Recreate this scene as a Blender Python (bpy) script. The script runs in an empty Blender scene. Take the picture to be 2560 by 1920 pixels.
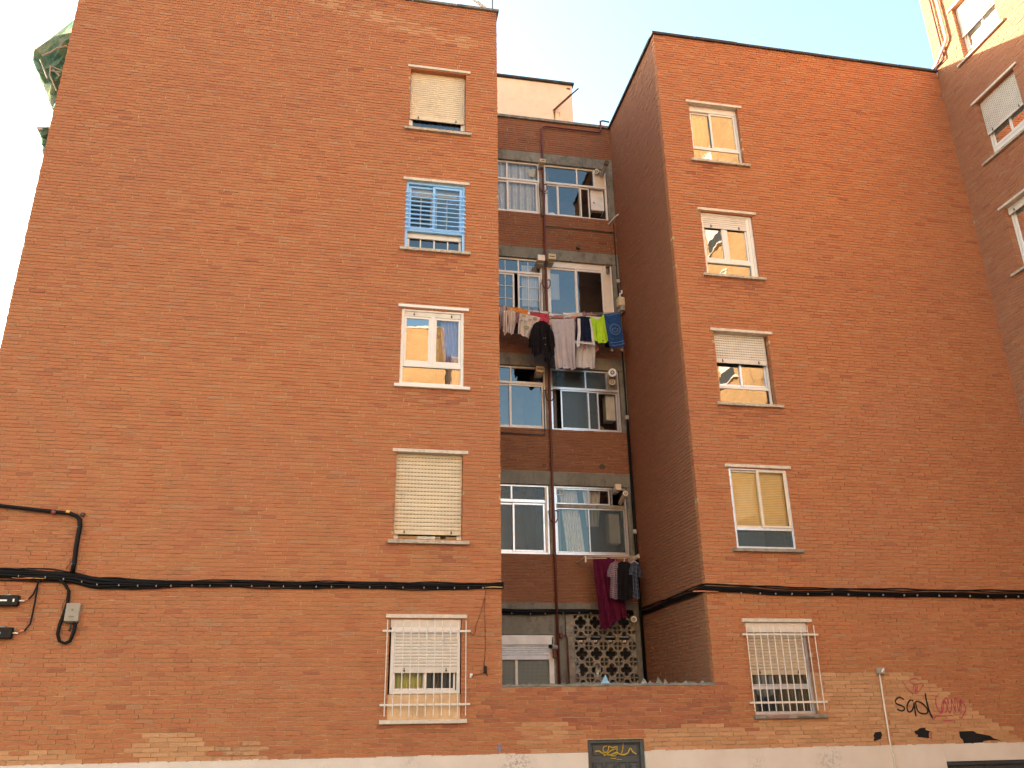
import bpy, math, random
from mathutils import Vector, Matrix
random.seed(7)
R=math.radians
S=bpy.context.scene
COL=S.collection
CZ=2.45                     # camera height above the foot of the wall
# ------------------------------------------------------------------ camera
RT=Vector((0.98216650,-0.18755466,-0.01312279)); UP=Vector((-0.05604021,-0.35866039,0.93178443)); FW=Vector((0.17946714,0.91443205,0.36277482))
cd=bpy.data.cameras.new('camera'); cam=bpy.data.objects.new('camera',cd); COL.objects.link(cam)
cd.sensor_width=36; cd.lens=36*2110/2560; cd.clip_end=3000; cd.clip_start=.05
cam.matrix_world=Matrix(((RT.x,UP.x,-FW.x,0),(RT.y,UP.y,-FW.y,-14),(RT.z,UP.z,-FW.z,CZ),(0,0,0,1)))
S.camera=cam
def at(px,py,Y=0.):
    """point of the plane y=Y seen at a pixel of the 2560-wide photo, z measured from eye level"""
    v=RT*((px-1280)/2110)-UP*((py-960)/2110)+FW
    t=(14+Y)/v.y
    return (v.x*t, v.z*t)
# ------------------------------------------------------------------ light
SUN=Vector((1.0,-1,-.488)).normalized()
w=bpy.data.worlds.new('World'); S.world=w; w.use_nodes=True
nt=w.node_tree; bg=nt.nodes['Background']
sk=nt.nodes.new('ShaderNodeTexSky'); sk.sky_type='NISHITA'; sk.sun_disc=False
sk.sun_elevation=math.asin(-SUN.z); sk.sun_rotation=math.atan2(-SUN.x,-SUN.y)
sk.air_density=1.0; sk.dust_density=2.0; sk.ozone_density=2.0
wm=nt.nodes.new('ShaderNodeMix'); wm.data_type='RGBA'; wm.blend_type='MULTIPLY'; wm.inputs[0].default_value=1
wm.inputs[7].default_value=(.92,.92,.76,1)      # hazy warm late-day air
nt.links.new(sk.outputs[0],wm.inputs[6]); nt.links.new(wm.outputs[2],bg.inputs[0]); bg.inputs[1].default_value=.15
sd=bpy.data.lights.new('sun','SUN'); so=bpy.data.objects.new('sun',sd); COL.objects.link(so)
sd.energy=4.7; sd.angle=R(.5); sd.color=(1,.90,.74)
so.rotation_euler=SUN.to_track_quat('-Z','Y').to_euler(); so.location=(-30,40,40)
S.view_settings.view_transform='Standard'; S.view_settings.look='None'
S.view_settings.exposure=2.66; S.view_settings.gamma=1
# ------------------------------------------------------------------ materials
MATS={}
def newmat(n):
    m=bpy.data.materials.new(n); m.use_nodes=True; MATS[n]=m
    return m,m.node_tree,m.node_tree.nodes['Principled BSDF']
def N(t,k,**a):
    n=t.nodes.new(k)
    for q,v in a.items(): setattr(n,q,v)
    return n
def mix(t,f,a,b,mode='MIX'):
    n=N(t,'ShaderNodeMix',data_type='RGBA',blend_type=mode)
    for i,v in ((0,f),(6,a),(7,b)):
        if hasattr(v,'is_output'): t.links.new(v,n.inputs[i])
        elif i==0: n.inputs[0].default_value=v
        else: n.inputs[i].default_value=(*v,1)
    return n.outputs[2]
def noise(t,scale,detail=4,rough=.6,vec=None,stretch=None):
    n=N(t,'ShaderNodeTexNoise'); n.inputs['Scale'].default_value=scale
    n.inputs['Detail'].default_value=detail; n.inputs['Roughness'].default_value=rough
    g=N(t,'ShaderNodeNewGeometry')
    src=g.outputs['Position']
    if stretch:
        mp=N(t,'ShaderNodeMapping'); mp.inputs['Scale'].default_value=stretch
        t.links.new(src,mp.inputs[0]); src=mp.outputs[0]
    t.links.new(src,n.inputs['Vector'])
    return n.outputs['Fac']
def ramp(t,f,stops):
    r=N(t,'ShaderNodeValToRGB'); e=r.color_ramp.elements
    while len(e)<len(stops): e.new(.5)
    for i,(p,c) in enumerate(stops):
        e[i].position=p; e[i].color=(*c,1) if len(c)==3 else c
    t.links.new(f,r.inputs[0]); return r.outputs[0]
def g3(v): return (v,v,v)
def bump(t,b,h,dist=.004,st=.6):
    n=N(t,'ShaderNodeBump'); n.inputs['Distance'].default_value=dist; n.inputs['Strength'].default_value=st
    t.links.new(h,n.inputs['Height']); t.links.new(n.outputs[0],b.inputs['Normal'])
def simple(n,c,rough=.6,metal=0,var=.18,sc=3,dirt=None,dirtamt=.5,bmp=.0,stretch=None,spec=.4):
    m,t,b=newmat(n)
    f=noise(t,sc,5,.65,stretch=stretch)
    lo=tuple(x*(1-var) for x in c); hi=tuple(min(1,x*(1+var)) for x in c)
    col=ramp(t,f,[(.3,lo),(.7,hi)])
    if dirt:
        d=noise(t,sc*2.3,6,.7,stretch=stretch)
        col=mix(t,ramp(t,d,[(.5,g3(0)),(.72,g3(dirtamt))]),col,dirt)
    t.links.new(col,b.inputs['Base Color'])
    b.inputs['Roughness'].default_value=rough; b.inputs['Metallic'].default_value=metal
    b.inputs['Specular IOR Level'].default_value=spec
    if bmp: bump(t,b,noise(t,sc*12,4),bmp)
    return m
# brick laid as real bricks: per-brick random value (r), overpaint amount (g), second random (b)
def brickmat(name,k,pk):
    m,t,b=newmat(name)
    a=N(t,'ShaderNodeAttribute',attribute_name='tint'); sp=N(t,'ShaderNodeSeparateColor'); t.links.new(a.outputs['Color'],sp.inputs[0])
    c1=ramp(t,sp.outputs[0],[(p,tuple(x*y for x,y in zip(c,k))) for p,c in [(0,(.31,.100,.052)),(.1,(.40,.135,.060)),(.3,(.455,.163,.066)),(.6,(.48,.182,.073)),(.86,(.505,.202,.080)),(.95,(.48,.22,.10)),(1,(.44,.21,.105))]])
    big=noise(t,.35,3,.5)
    c2=mix(t,ramp(t,big,[(.35,g3(0)),(.7,g3(.35))]),c1,(.36,.14,.075))
    fine=noise(t,38,4,.7)
    c3=mix(t,ramp(t,fine,[(.3,g3(.35)),(.6,g3(0))]),c2,(.20,.085,.05))
    paintc=ramp(t,sp.outputs[2],[(0,(.47,.235,.11)),(.5,(.53,.275,.13)),(1,(.58,.31,.155))])
    c4=mix(t,sp.outputs[1],c3,paintc)
    st=noise(t,1.4,5,.7,stretch=(3,3,.5))
    c5=mix(t,ramp(t,st,[(.6,g3(0)),(.8,g3(.22))]),c4,(.13,.075,.05))
    t.links.new(c5,b.inputs['Base Color']); b.inputs['Roughness'].default_value=.82; b.inputs['Specular IOR Level'].default_value=.25
    bump(t,b,noise(t,140,3),.003,.5)
brickmat('brick',(1,1,1),1)
brickmat('brick_recess_shade',(.50,.56,.66),1)  # same brick darkened: shade of the recess put into its colour
brickmat('brick_side_shade',(.66,.70,.78),1)  # milder darkened copy, shade of the side wall put into the colour
brickmat('brick_tower',(.84,.95,1.15),1)
m=simple('mortar',(.52,.36,.195),.95,var=.22,sc=1.7,dirt=(.10,.065,.035),dirtamt=.9,bmp=.003,spec=.1)
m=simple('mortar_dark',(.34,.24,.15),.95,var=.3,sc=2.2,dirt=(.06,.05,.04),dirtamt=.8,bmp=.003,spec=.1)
def flatbrick(n,cA,cB,cm):
    m,t,b=newmat(n)
    g=N(t,'ShaderNodeNewGeometry'); s=N(t,'ShaderNodeSeparateXYZ'); t.links.new(g.outputs['Position'],s.inputs[0])
    ad=N(t,'ShaderNodeMath',operation='ADD'); t.links.new(s.outputs[0],ad.inputs[0]); t.links.new(s.outputs[1],ad.inputs[1])
    c=N(t,'ShaderNodeCombineXYZ'); t.links.new(ad.outputs[0],c.inputs[0]); t.links.new(s.outputs[2],c.inputs[1])
    k=N(t,'ShaderNodeTexBrick'); t.links.new(c.outputs[0],k.inputs['Vector'])
    k.inputs['Scale'].default_value=1; k.inputs['Brick Width'].default_value=.25; k.inputs['Row Height'].default_value=.0648
    k.inputs['Mortar Size'].default_value=.006; k.inputs['Mortar Smooth'].default_value=.2; k.inputs['Bias'].default_value=-.1
    k.inputs['Color1'].default_value=(*cA,1); k.inputs['Color2'].default_value=(*cB,1); k.inputs['Mortar'].default_value=(*cm,1)
    col=mix(t,ramp(t,noise(t,.8,5),[(.4,g3(0)),(.7,g3(.4))]),k.outputs['Color'],tuple(x*.7 for x in cA))
    t.links.new(col,b.inputs['Base Color']); b.inputs['Roughness'].default_value=.85
    bump(t,b,k.outputs['Fac'],-.008,.8)
    return m
flatbrick('brick_flat',(.36,.12,.055),(.47,.17,.075),(.33,.24,.15))
flatbrick('brick_yellow',(.44,.225,.08),(.54,.30,.12),(.40,.29,.17))
simple('plaster',(.74,.64,.53),.85,var=.06,sc=1.2,dirt=(.35,.28,.22),dirtamt=.25,bmp=.004)
simple('peach_plaster',(.80,.60,.42),.85,var=.05,sc=1.4,dirt=(.55,.36,.2),dirtamt=.35,bmp=.004)
simple('concrete',(.20,.185,.145),.9,var=.25,sc=2.5,dirt=(.06,.055,.045),dirtamt=.8,bmp=.006,stretch=(1,1,.6))
simple('concrete_light',(.29,.255,.20),.9,var=.25,sc=5,dirt=(.10,.085,.065),dirtamt=.8,bmp=.005)
simple('coping',(.16,.145,.125),.9,var=.4,sc=6,dirt=(.40,.37,.32),dirtamt=.6,bmp=.005)
simple('coping_dark',(.05,.042,.04),.8,var=.3,sc=6)
simple('white_stone',(.66,.56,.44),.7,var=.12,sc=6,dirt=(.28,.21,.14),dirtamt=.55,bmp=.003)
simple('dirty_sill',(.52,.43,.32),.8,var=.25,sc=9,dirt=(.05,.035,.025),dirtamt=.95,bmp=.004,stretch=(1,1,2))
simple('sill_dark',(.16,.10,.07),.8,var=.3,sc=9)
simple('marble',(.66,.44,.24),.45,var=.2,sc=3.5,dirt=(.42,.22,.10),dirtamt=.5)
simple('pvc_white',(.76,.70,.62),.35,var=.04,sc=5,spec=.5)
simple('cream_metal',(.72,.60,.45),.4,var=.06,sc=5,dirt=(.4,.3,.2),dirtamt=.25,spec=.5)
simple('grille_white',(.74,.66,.56),.45,var=.08,sc=12,dirt=(.32,.16,.08),dirtamt=.5)
simple('alu',(.62,.63,.66),.32,.7,var=.06,sc=8,dirt=(.3,.28,.25),dirtamt=.3)
simple('blue_metal',(.30,.58,.92),.4,var=.08,sc=8,spec=.5)
simple('shutter_beige',(.68,.55,.37),.6,var=.07,sc=2.2,dirt=(.42,.31,.19),dirtamt=.4)
simple('shutter_white',(.70,.63,.53),.55,var=.06,sc=3,dirt=(.4,.32,.24),dirtamt=.35)
simple('shutter_tan',(.55,.43,.29),.6,var=.08,sc=3,dirt=(.3,.2,.12),dirtamt=.4)
simple('slot_dark',(.09,.065,.04),.9)
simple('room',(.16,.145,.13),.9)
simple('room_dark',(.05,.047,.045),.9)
simple('red_pipe',(.13,.028,.022),.5,var=.25,sc=5,dirt=(.05,.03,.025),dirtamt=.6)
simple('rust_bar',(.16,.055,.035),.75,var=.3,sc=14)
simple('grey_pipe',(.07,.06,.055),.6,var=.3,sc=5)
simple('black_rubber',(.0045,.004,.004),.5,var=.3,sc=20,spec=.18)
simple('black_box',(.005,.005,.006),.45,spec=.25)
simple('steel_tie',(.30,.28,.26),.5,.2)
simple('yellow_tube',(.62,.36,.10),.5)
simple('orange_tube',(.60,.18,.07),.5)
simple('red_tape',(.25,.05,.04),.6)
simple('white_tag',(.85,.82,.75),.5)
simple('box_grey',(.34,.29,.22),.6,var=.06,dirt=(.22,.18,.13),dirtamt=.3,sc=8)
simple('mark_grey',(.20,.16,.12),.7)
simple('vent_cream',(.62,.50,.30),.55,var=.08,sc=10,dirt=(.3,.22,.12),dirtamt=.4)
simple('flue_grey',(.42,.40,.36),.5,.2,var=.12,sc=10)
simple('boiler_white',(.75,.72,.68),.35)
simple('door_grey',(.075,.078,.075),.45,var=.2,sc=3,dirt=(.13,.11,.09),dirtamt=.4)
simple('garage_dark',(.045,.05,.055),.5,var=.15)
simple('asphalt',(.045,.043,.042),.9,var=.25,sc=1.5,bmp=.01)
simple('pavement',(.14,.13,.115),.9,var=.15,sc=1.5,bmp=.006)
simple('spray_black',(.005,.005,.006),.7,var=.3,sc=8)
simple('spray_pink',(.42,.055,.085),.7,var=.25,sc=30)
simple('spray_yellow',(.50,.34,.03),.7,var=.3,sc=30)
simple('spray_blue',(.18,.24,.32),.7,var=.3,sc=30)
simple('old_paint',(.47,.25,.12),.85,var=.3,sc=10,dirt=(.12,.09,.05),dirtamt=.7)
simple('tarp_white',(.7,.72,.74),.6)
simple('shard',(.22,.21,.19),.25,var=.4,sc=14)
simple('bag_blue',(.25,.45,.58),.4)
def glass(n,ior,tint,bumpy=0,rough=0.,pattern=None):
    m,t,b=newmat(n); t.nodes.remove(b)
    o=[x for x in t.nodes if x.type=='OUTPUT_MATERIAL'][0]
    f=N(t,'ShaderNodeFresnel'); f.inputs[0].default_value=ior
    tr=N(t,'ShaderNodeBsdfTransparent'); tr.inputs[0].default_value=(*tint,1)
    gl=N(t,'ShaderNodeBsdfGlossy'); gl.inputs['Roughness'].default_value=rough; gl.inputs[0].default_value=(1,1,1,1)
    mx=N(t,'ShaderNodeMixShader'); t.links.new(f.outputs[0],mx.inputs[0]); t.links.new(tr.outputs[0],mx.inputs[1]); t.links.new(gl.outputs[0],mx.inputs[2])
    second=mx
    if pattern:
        df=N(t,'ShaderNodeBsdfDiffuse'); df.inputs[0].default_value=(*pattern,1)
        m2=N(t,'ShaderNodeMixShader'); m2.inputs[0].default_value=.38
        t.links.new(mx.outputs[0],m2.inputs[1]); t.links.new(df.outputs[0],m2.inputs[2]); second=m2
        g=N(t,'ShaderNodeNewGeometry'); s=N(t,'ShaderNodeSeparateXYZ'); t.links.new(g.outputs['Position'],s.inputs[0])
        sn=[]
        for k in (0,2):
            mu=N(t,'ShaderNodeMath',operation='MULTIPLY'); mu.inputs[1].default_value=2*math.pi/.026; t.links.new(s.outputs[k],mu.inputs[0])
            si=N(t,'ShaderNodeMath',operation='SINE'); t.links.new(mu.outputs[0],si.inputs[0]); sn.append(si)
        ad=N(t,'ShaderNodeMath',operation='MAXIMUM'); t.links.new(sn[0].outputs[0],ad.inputs[0]); t.links.new(sn[1].outputs[0],ad.inputs[1])
        rr=ramp(t,ad.outputs[0],[(.80,(pattern[0]*.55,pattern[1]*.55,pattern[2]*.55)),(.97,tuple(x*1.9 for x in pattern))])
        t.links.new(rr,df.inputs[0])
    if bumpy:
        bn=N(t,'ShaderNodeBump'); bn.inputs['Distance'].default_value=bumpy; bn.inputs['Strength'].default_value=1
        t.links.new(noise(t,2.2,2),bn.inputs['Height']); t.links.new(bn.outputs[0],gl.inputs['Normal']); t.links.new(bn.outputs[0],f.inputs['Normal'])
    t.links.new(second.outputs[0],o.inputs[0])
glass('glass',1.9,(.78,.82,.82),.0012)
glass('glass_strong',2.9,(.7,.75,.75),.0012)
glass('glass_clear',1.6,(.86,.88,.88),.001)
glass('glass_wired',1.5,(.75,.77,.75),.0,.25,(.15,.205,.225))
glass('glass_frosted',1.6,(.5,.55,.52),.0,.3,(.30,.38,.33))
def fabric(n,c,var=.12,pat=None,c2=None,c3=None,sc=10):
    m,t,b=newmat(n); b.inputs['Roughness'].default_value=.95; b.inputs['Specular IOR Level'].default_value=.1
    col=ramp(t,noise(t,9,4),[(.3,tuple(x*(1-var) for x in c)),(.7,tuple(min(1,x*(1+var)) for x in c))])
    if pat:
        uv=N(t,'ShaderNodeUVMap'); uv.uv_map='uv'; s=N(t,'ShaderNodeSeparateXYZ'); t.links.new(uv.outputs[0],s.inputs[0])
        if pat in('check','plaid'):
            outs=[]
            for k in (0,1):
                mu=N(t,'ShaderNodeMath',operation='MULTIPLY'); mu.inputs[1].default_value=sc; t.links.new(s.outputs[k],mu.inputs[0])
                fr=N(t,'ShaderNodeMath',operation='FRACT'); t.links.new(mu.outputs[0],fr.inputs[0])
                lt=N(t,'ShaderNodeMath',operation='LESS_THAN'); lt.inputs[1].default_value=.45 if pat=='check' else .2; t.links.new(fr.outputs[0],lt.inputs[0]); outs.append(lt.outputs[0])
            col=mix(t,outs[0],col,c2,'MIX'); col=mix(t,outs[1],col,c3 or c2)
        elif pat=='blobs':
            v=N(t,'ShaderNodeTexVoronoi'); v.inputs['Scale'].default_value=sc; t.links.new(uv.outputs[0],v.inputs['Vector'])
            col=mix(t,ramp(t,v.outputs['Distance'],[(.0,g3(1)),(.32,g3(1)),(.36,g3(0))]),col,c2)
        elif pat=='stripes':
            mu=N(t,'ShaderNodeMath',operation='MULTIPLY'); mu.inputs[1].default_value=sc; t.links.new(s.outputs[0],mu.inputs[0])
            fr=N(t,'ShaderNodeMath',operation='FRACT'); t.links.new(mu.outputs[0],fr.inputs[0])
            lt=N(t,'ShaderNodeMath',operation='LESS_THAN'); lt.inputs[1].default_value=.4; t.links.new(fr.outputs[0],lt.inputs[0])
            col=mix(t,lt.outputs[0],col,c2)
    t.links.new(col,b.inputs['Base Color'])
    bump(t,b,noise(t,260,2),.002,.5)
    return m
fabric('lace',(.62,.60,.58),.15,'stripes',(.45,.44,.45),sc=9)
fabric('curtain_grey',(.56,.52,.46),.12)
fabric('curtain_blue',(.34,.38,.78),.12,'stripes',(.55,.50,.78),sc=6)
fabric('curtain_yellow',(.62,.60,.16),.12)
fabric('curtain_dark',(.07,.08,.10),.3)
fabric('curtain_tan',(.30,.20,.12),.2)
fabric('curtain_navy',(.06,.10,.20),.3,'stripes',(.12,.18,.30),sc=8)
fabric('blind_tan',(.90,.70,.36),.05)  # lightened to stand in for the sunlit reflection in the second floor pane
# ------------------------------------------------------------------ mesh helpers
WORG={}
class MB:
    def __init__(s,P=None,flip=False): s.v=[]; s.f=[]; s.m=[]; s.P=P; s.flip=flip; s.uv=None; s.tint=None
    def add(s,vs,fs,mi=0):
        o=len(s.v); s.v+= [s.P(*p) if s.P else p for p in vs]
        for f in fs: s.f.append(tuple(o+i for i in (reversed(f) if s.flip else f))); s.m.append(mi)
    def box(s,x0,x1,y0,y1,z0,z1,mi=0):
        s.add([(x0,y0,z0),(x1,y0,z0),(x1,y1,z0),(x0,y1,z0),(x0,y0,z1),(x1,y0,z1),(x1,y1,z1),(x0,y1,z1)],
              [(0,3,2,1),(4,5,6,7),(0,1,5,4),(1,2,6,5),(2,3,7,6),(3,0,4,7)],mi)
    def bbox(s,x0,x1,y0,y1,z0,z1,b=.006,mi=0):
        """box with chamfered edges"""
        xs=(x0,x1); ys=(y0,y1); zs=(z0,z1); V=[];idx={}
        for i in(0,1):
            for j in(0,1):
                for k in(0,1):
                    sx,sy,sz=(1-2*i),(1-2*j),(1-2*k)
                    for a in range(3):
                        p=[xs[i],ys[j],zs[k]]
                        for q,sg in enumerate((sx,sy,sz)):
                            if q!=a: p[q]+=sg*b
                        idx[i,j,k,a]=len(V); V.append(tuple(p))
        F=[]
        g=idx
        # vertex (i,j,k,a): lies on face? offset along the two axes other than a -> lies on face normal to a
        for a in range(3):
            o=[q for q in range(3) if q!=a]
            for sd_ in(0,1):
                ring=[]
                for c1,c2 in((0,0),(1,0),(1,1),(0,1)):
                    ijk=[0,0,0]; ijk[a]=sd_; ijk[o[0]]=c1; ijk[o[1]]=c2; ring.append(g[(*ijk,a)])
                flipf=(a==1)^(sd_==0)
                F.append(tuple(reversed(ring)) if flipf else tuple(ring))
            for c1 in(0,1):
                for c2 in(0,1):
                    A=[0,0,0];B=[0,0,0];A[a]=0;B[a]=1
                    for X in(A,B): X[o[0]]=c1; X[o[1]]=c2
                    F.append((g[(*A,o[0])],g[(*B,o[0])],g[(*B,o[1])],g[(*A,o[1])]))
        for i in(0,1):
            for j in(0,1):
                for k in(0,1): F.append((g[i,j,k,0],g[i,j,k,1],g[i,j,k,2]))
        s.add(V,F,mi)
    def quad(s,a,b,c,d,mi=0): s.add([a,b,c,d],[(0,1,2,3)],mi)
    def tube(s,pts,r,n=8,mi=0,cap=True):
        pts=[Vector(p) for p in pts]; V=[];F=[]
        prev=None
        for i,p in enumerate(pts):
            d=((pts[min(i+1,len(pts)-1)]-p).normalized()+(p-pts[max(i-1,0)]).normalized())
            d=d.normalized() if d.length>1e-6 else Vector((0,0,1))
            if prev is None: prev=Vector((0,0,1)) if abs(d.z)<.9 else Vector((1,0,0))
            u=(prev-d*prev.dot(d)).normalized(); prev=u; w_=d.cross(u)
            rr=r[i] if isinstance(r,(list,tuple)) else r
            for k in range(n):
                a=2*math.pi*k/n; V.append(tuple(p+u*rr*math.cos(a)+w_*rr*math.sin(a)))
        for i in range(len(pts)-1):
            for k in range(n): F.append((i*n+k,i*n+(k+1)%n,(i+1)*n+(k+1)%n,(i+1)*n+k))
        if cap: F.append(tuple(reversed(range(n)))); F.append(tuple((len(pts)-1)*n+k for k in range(n)))
        s.add(V,F,mi)
    def build(s,name,mats,parent=None,label=None,cat=None,group=None,kind=None,smooth=False,recalc=True):
        vs=[(a,b,c+CZ) for a,b,c in s.v]
        mn=[min(v[i] for v in vs) for i in range(3)]; mx=[max(v[i] for v in vs) for i in range(3)]
        org=Vector(((mn[0]+mx[0])/2,(mn[1]+mx[1])/2,mn[2]))
        me=bpy.data.meshes.new(name); me.from_pydata([(v[0]-org.x,v[1]-org.y,v[2]-org.z) for v in vs],[],s.f)
        for k in (mats if isinstance(mats,(list,tuple)) else [mats]): me.materials.append(MATS[k])
        me.polygons.foreach_set('material_index',s.m)
        if smooth: me.polygons.foreach_set('use_smooth',[True]*len(s.f))
        if s.uv:
            l=me.uv_layers.new(name='uv'); 
            for lp in me.loops: l.data[lp.index].uv=s.uv[lp.vertex_index]
        if s.tint:
            ca=me.color_attributes.new('tint','FLOAT_COLOR','POINT')
            ca.data.foreach_set('color',[x for c in s.tint for x in c])
        me.update()
        o=bpy.data.objects.new(name,me); COL.objects.link(o)
        WORG[o.name]=org
        if parent: o.parent=parent; o.location=org-WORG[parent.name]
        else: o.location=org
        tag(o,label,cat,group,kind); return o
def tag(o,label=None,cat=None,group=None,kind=None):
    for k,v in (('label',label),('category',cat),('group',group),('kind',kind)):
        if v: o[k]=v
def empty(name,loc,label=None,cat=None,group=None,kind=None,parent=None):
    o=bpy.data.objects.new(name,None); COL.objects.link(o); L=Vector((loc[0],loc[1],loc[2]+CZ)); WORG[o.name]=L
    if parent: o.parent=parent; o.location=L-WORG[parent.name]
    else: o.location=L
    o.empty_display_size=.2
    tag(o,label,cat,group,kind); return o
PITCH=.0648; BL=.25; MORT=.011; ZB=-.598
def inpoly(x,z,poly):
    c=False; n=len(poly)
    for i in range(n):
        x1,z1=poly[i]; x2,z2=poly[(i+1)%n]
        if (z1>z)!=(z2>z) and x<(x2-x1)*(z-z1)/(z2-z1)+x1: c=not c
    return c
def brickwall(name,P,u0,u1,z0,z1,holes,parent,flip=False,dep=.14,seed=1,paint=None,endL=True,endR=True,mortar='mortar',label=None,dark=0.,back=True,rng=(0,1),bm='brick'):
    rnd=random.Random(seed); mb=MB(P,flip); tint=[]
    k0=round((z0-ZB)/PITCH); k1=round((z1-ZB)/PITCH)
    for k in range(k0,k1):
        zz=ZB+k*PITCH; zc=zz+PITCH/2
        segs=[(u0,u1)]
        for h in holes:
            if h[2]<zc<h[3]:
                ns=[]
                for a,b in segs:
                    if h[0]>a and h[0]<b: ns.append((a,h[0]))
                    if h[1]>a and h[1]<b: ns.append((h[1],b))
                    if h[1]<=a or h[0]>=b: ns.append((a,b))
                segs=ns
        off=(k%2)*BL/2+rnd.uniform(-.045,.045)+math.sin(k*.23)*.06+math.sin(k*1.9)*.02
        j=math.floor((u0-off)/BL)-1; rowv=rnd.uniform(-.05,.05)
        while j*BL+off<u1:
            a=j*BL+off+rnd.uniform(-.004,.004); b=a+BL-MORT+rnd.uniform(-.003,.008); j+=1
            r=min(1,max(0,.12+rnd.betavariate(2.6,2.3)*.72+rowv*.6)); 
            if rnd.random()<.022: r=rnd.uniform(.04,.18)
            if rnd.random()<.035: r=rnd.uniform(.93,1)
            r=max(0,r-dark*rnd.random()); r=rng[0]+(rng[1]-rng[0])*r; r2=rnd.random()
            out=rnd.gauss(0,.0018); dz=rnd.gauss(0,.0014); tl=rnd.gauss(0,.0012)
            for sa,sb in segs:
                x0=max(a,sa); x1=min(b,sb)
                if x1-x0<.025: continue
                if sb-x1<.03 and sb-b<.03 and x1<sb: x1=sb
                if x0-sa<.03 and x0>sa: x0=sa
                e0=rnd.uniform(-.004,.006) if x0==sa else 0; e1=rnd.uniform(-.004,.006) if x1==sb else 0
                x0-=e0; x1+=e1
                za=zz+.005+dz; zb_=zz+PITCH-.0055+dz
                g=paint((x0+x1)/2,zc,rnd) if paint else 0
                rr=r
                if isinstance(g,tuple): rr,g=g
                y=-out
                mb.add([(x0,y,za+tl),(x1,y,za-tl),(x1,y,zb_-tl),(x0,y,zb_+tl),(x0,dep,za),(x1,dep,za),(x1,dep,zb_),(x0,dep,zb_)],
                   [(0,1,2,3),(4,5,1,0),(3,2,6,7),(4,0,3,7),(1,5,6,2)])
                tint+=[(rr,g,r2,1)]*8
    us=sorted({u0,u1,*[h for q in holes for h in q[:2] if u0<h<u1]}); zs=sorted({z0,z1,*[h for q in holes for h in q[2:4] if z0<h<z1]})
    nb=len(mb.v); yb=.011
    for i in range(len(us)-1):
        for j in range(len(zs)-1):
            cu=(us[i]+us[i+1])/2; cz=(zs[j]+zs[j+1])/2
            if any(h[0]<cu<h[1] and h[2]<cz<h[3] for h in holes): continue
            mb.quad((us[i],yb,zs[j]),(us[i+1],yb,zs[j]),(us[i+1],yb,zs[j+1]),(us[i],yb,zs[j+1]),1)
    for h in holes:
        for uu,sg in((h[0],-1),(h[1],1)):
            if u0<=uu<=u1: mb.quad((uu+sg*.007,yb,h[2]),(uu+sg*.007,dep,h[2]),(uu+sg*.007,dep,h[3]),(uu+sg*.007,yb,h[3]),1)
    for uu,sg in((u0,1),(u1,-1)):
        mb.quad((uu+sg*.007,yb,z0),(uu+sg*.007,dep,z0),(uu+sg*.007,dep,z1),(uu+sg*.007,yb,z1),1)
    mb.tint=tint+[(0,0,0,1)]*(len(mb.v)-nb)
    return mb.build(name,[bm,mortar],parent,label=label)
# ------------------------------------------------------------------ setting
mb=MB()
prof=[(400,-2.45),(-2.6,-2.45),(-6,-2.2),(-11,-1.62),(-16,-1.6),(-400,-1.6)]
xs=[-400,-40,-10,0,10,40,400]
for i in range(len(prof)-1):
    for j in range(len(xs)-1):
        mb.quad((xs[j],prof[i+1][0],prof[i+1][1]),(xs[j+1],prof[i+1][0],prof[i+1][1]),(xs[j+1],prof[i][0],prof[i][1]),(xs[j],prof[i][0],prof[i][1]))
mb.build('ground','asphalt',kind='structure')
mb=MB(); mb.bbox(-30,13.2,-2.5,-.02,-2.452,-2.33,.01); mb.build('pavement','pavement',kind='structure')
# ------------------------------------------------------------------ main building
XL,XA,XB,XC=-5.79,2.52,6.12,13.3
BLD=empty('apartment_building',(3.5,6,-2.45),'red brick apartment block with a recessed bay full of white windows and laundry','building')
DZ=2.756
WL=[(.715,1.865,-.08+DZ*k,1.43+DZ*k) for k in range(5)]
WR=[(6.78,7.93,-.09+DZ*k,1.40+DZ*k) for k in range(5)]
PF=lambda u,d,z:(u,d,z)
lightA=[(7.95,.56),(9.79,.56),(10.15,.33),(10.81,0),(11.45,-.35),(11.9,-.6),(4.83,-.6),(4.83,-.27),(6.0,-.22),(6.7,-.34),(6.8,-.17),(7.95,-.17)]
lightB=[(2.78,-.17),(3.6,-.17),(3.86,-.32),(3.86,-.6),(2.85,-.6),(2.85,-.33)]
patL=[(-2.68,-.21),(-2.16,-.21),(-1.78,-.32),(-1.78,-.6),(-2.78,-.6),(-2.95,-.5)]
def paint(x,z,r):
    if inpoly(x,z,lightA): return .85+.15*r.random() if z>-.2 or x>4.9 else .6
    if inpoly(x,z,lightB): return .6*r.random()+.2
    if inpoly(x,z,patL): return .95
    if XA-.3<x<XB+.3 and -.25<z<.42: return (r.uniform(.0,.22) if r.random()>.1 or z<.2 else .97,0)
    for h in WL+WR:
        if h[0]-.12<x<h[1]+.14 and h[2]-.42<z<h[2]-.05 and r.random()<.75-(h[2]-.05-z)*1.6: return (r.uniform(0,.25),0)
    if z>14.02 and r.random()<.35: return (r.uniform(0,.3),0)
    if x<-3.6 and z<-.45+.05*math.sin(x*9): return .9
    if z>12.4 and x<2.0:
        zl=14.25+(x+3)*-.20
        d=abs(z-zl)
        if d<.16 and r.random()<.75: return .55
    return 0
brickwall('brick_wall',PF,XL,XC,ZB,14.23,WL+WR+[(XA,XB,.40,14.23),(3.88,4.82,-2.5,-.42)],BLD,seed=3,paint=paint,label='street facade of orange brick with five storeys of windows')
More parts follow.
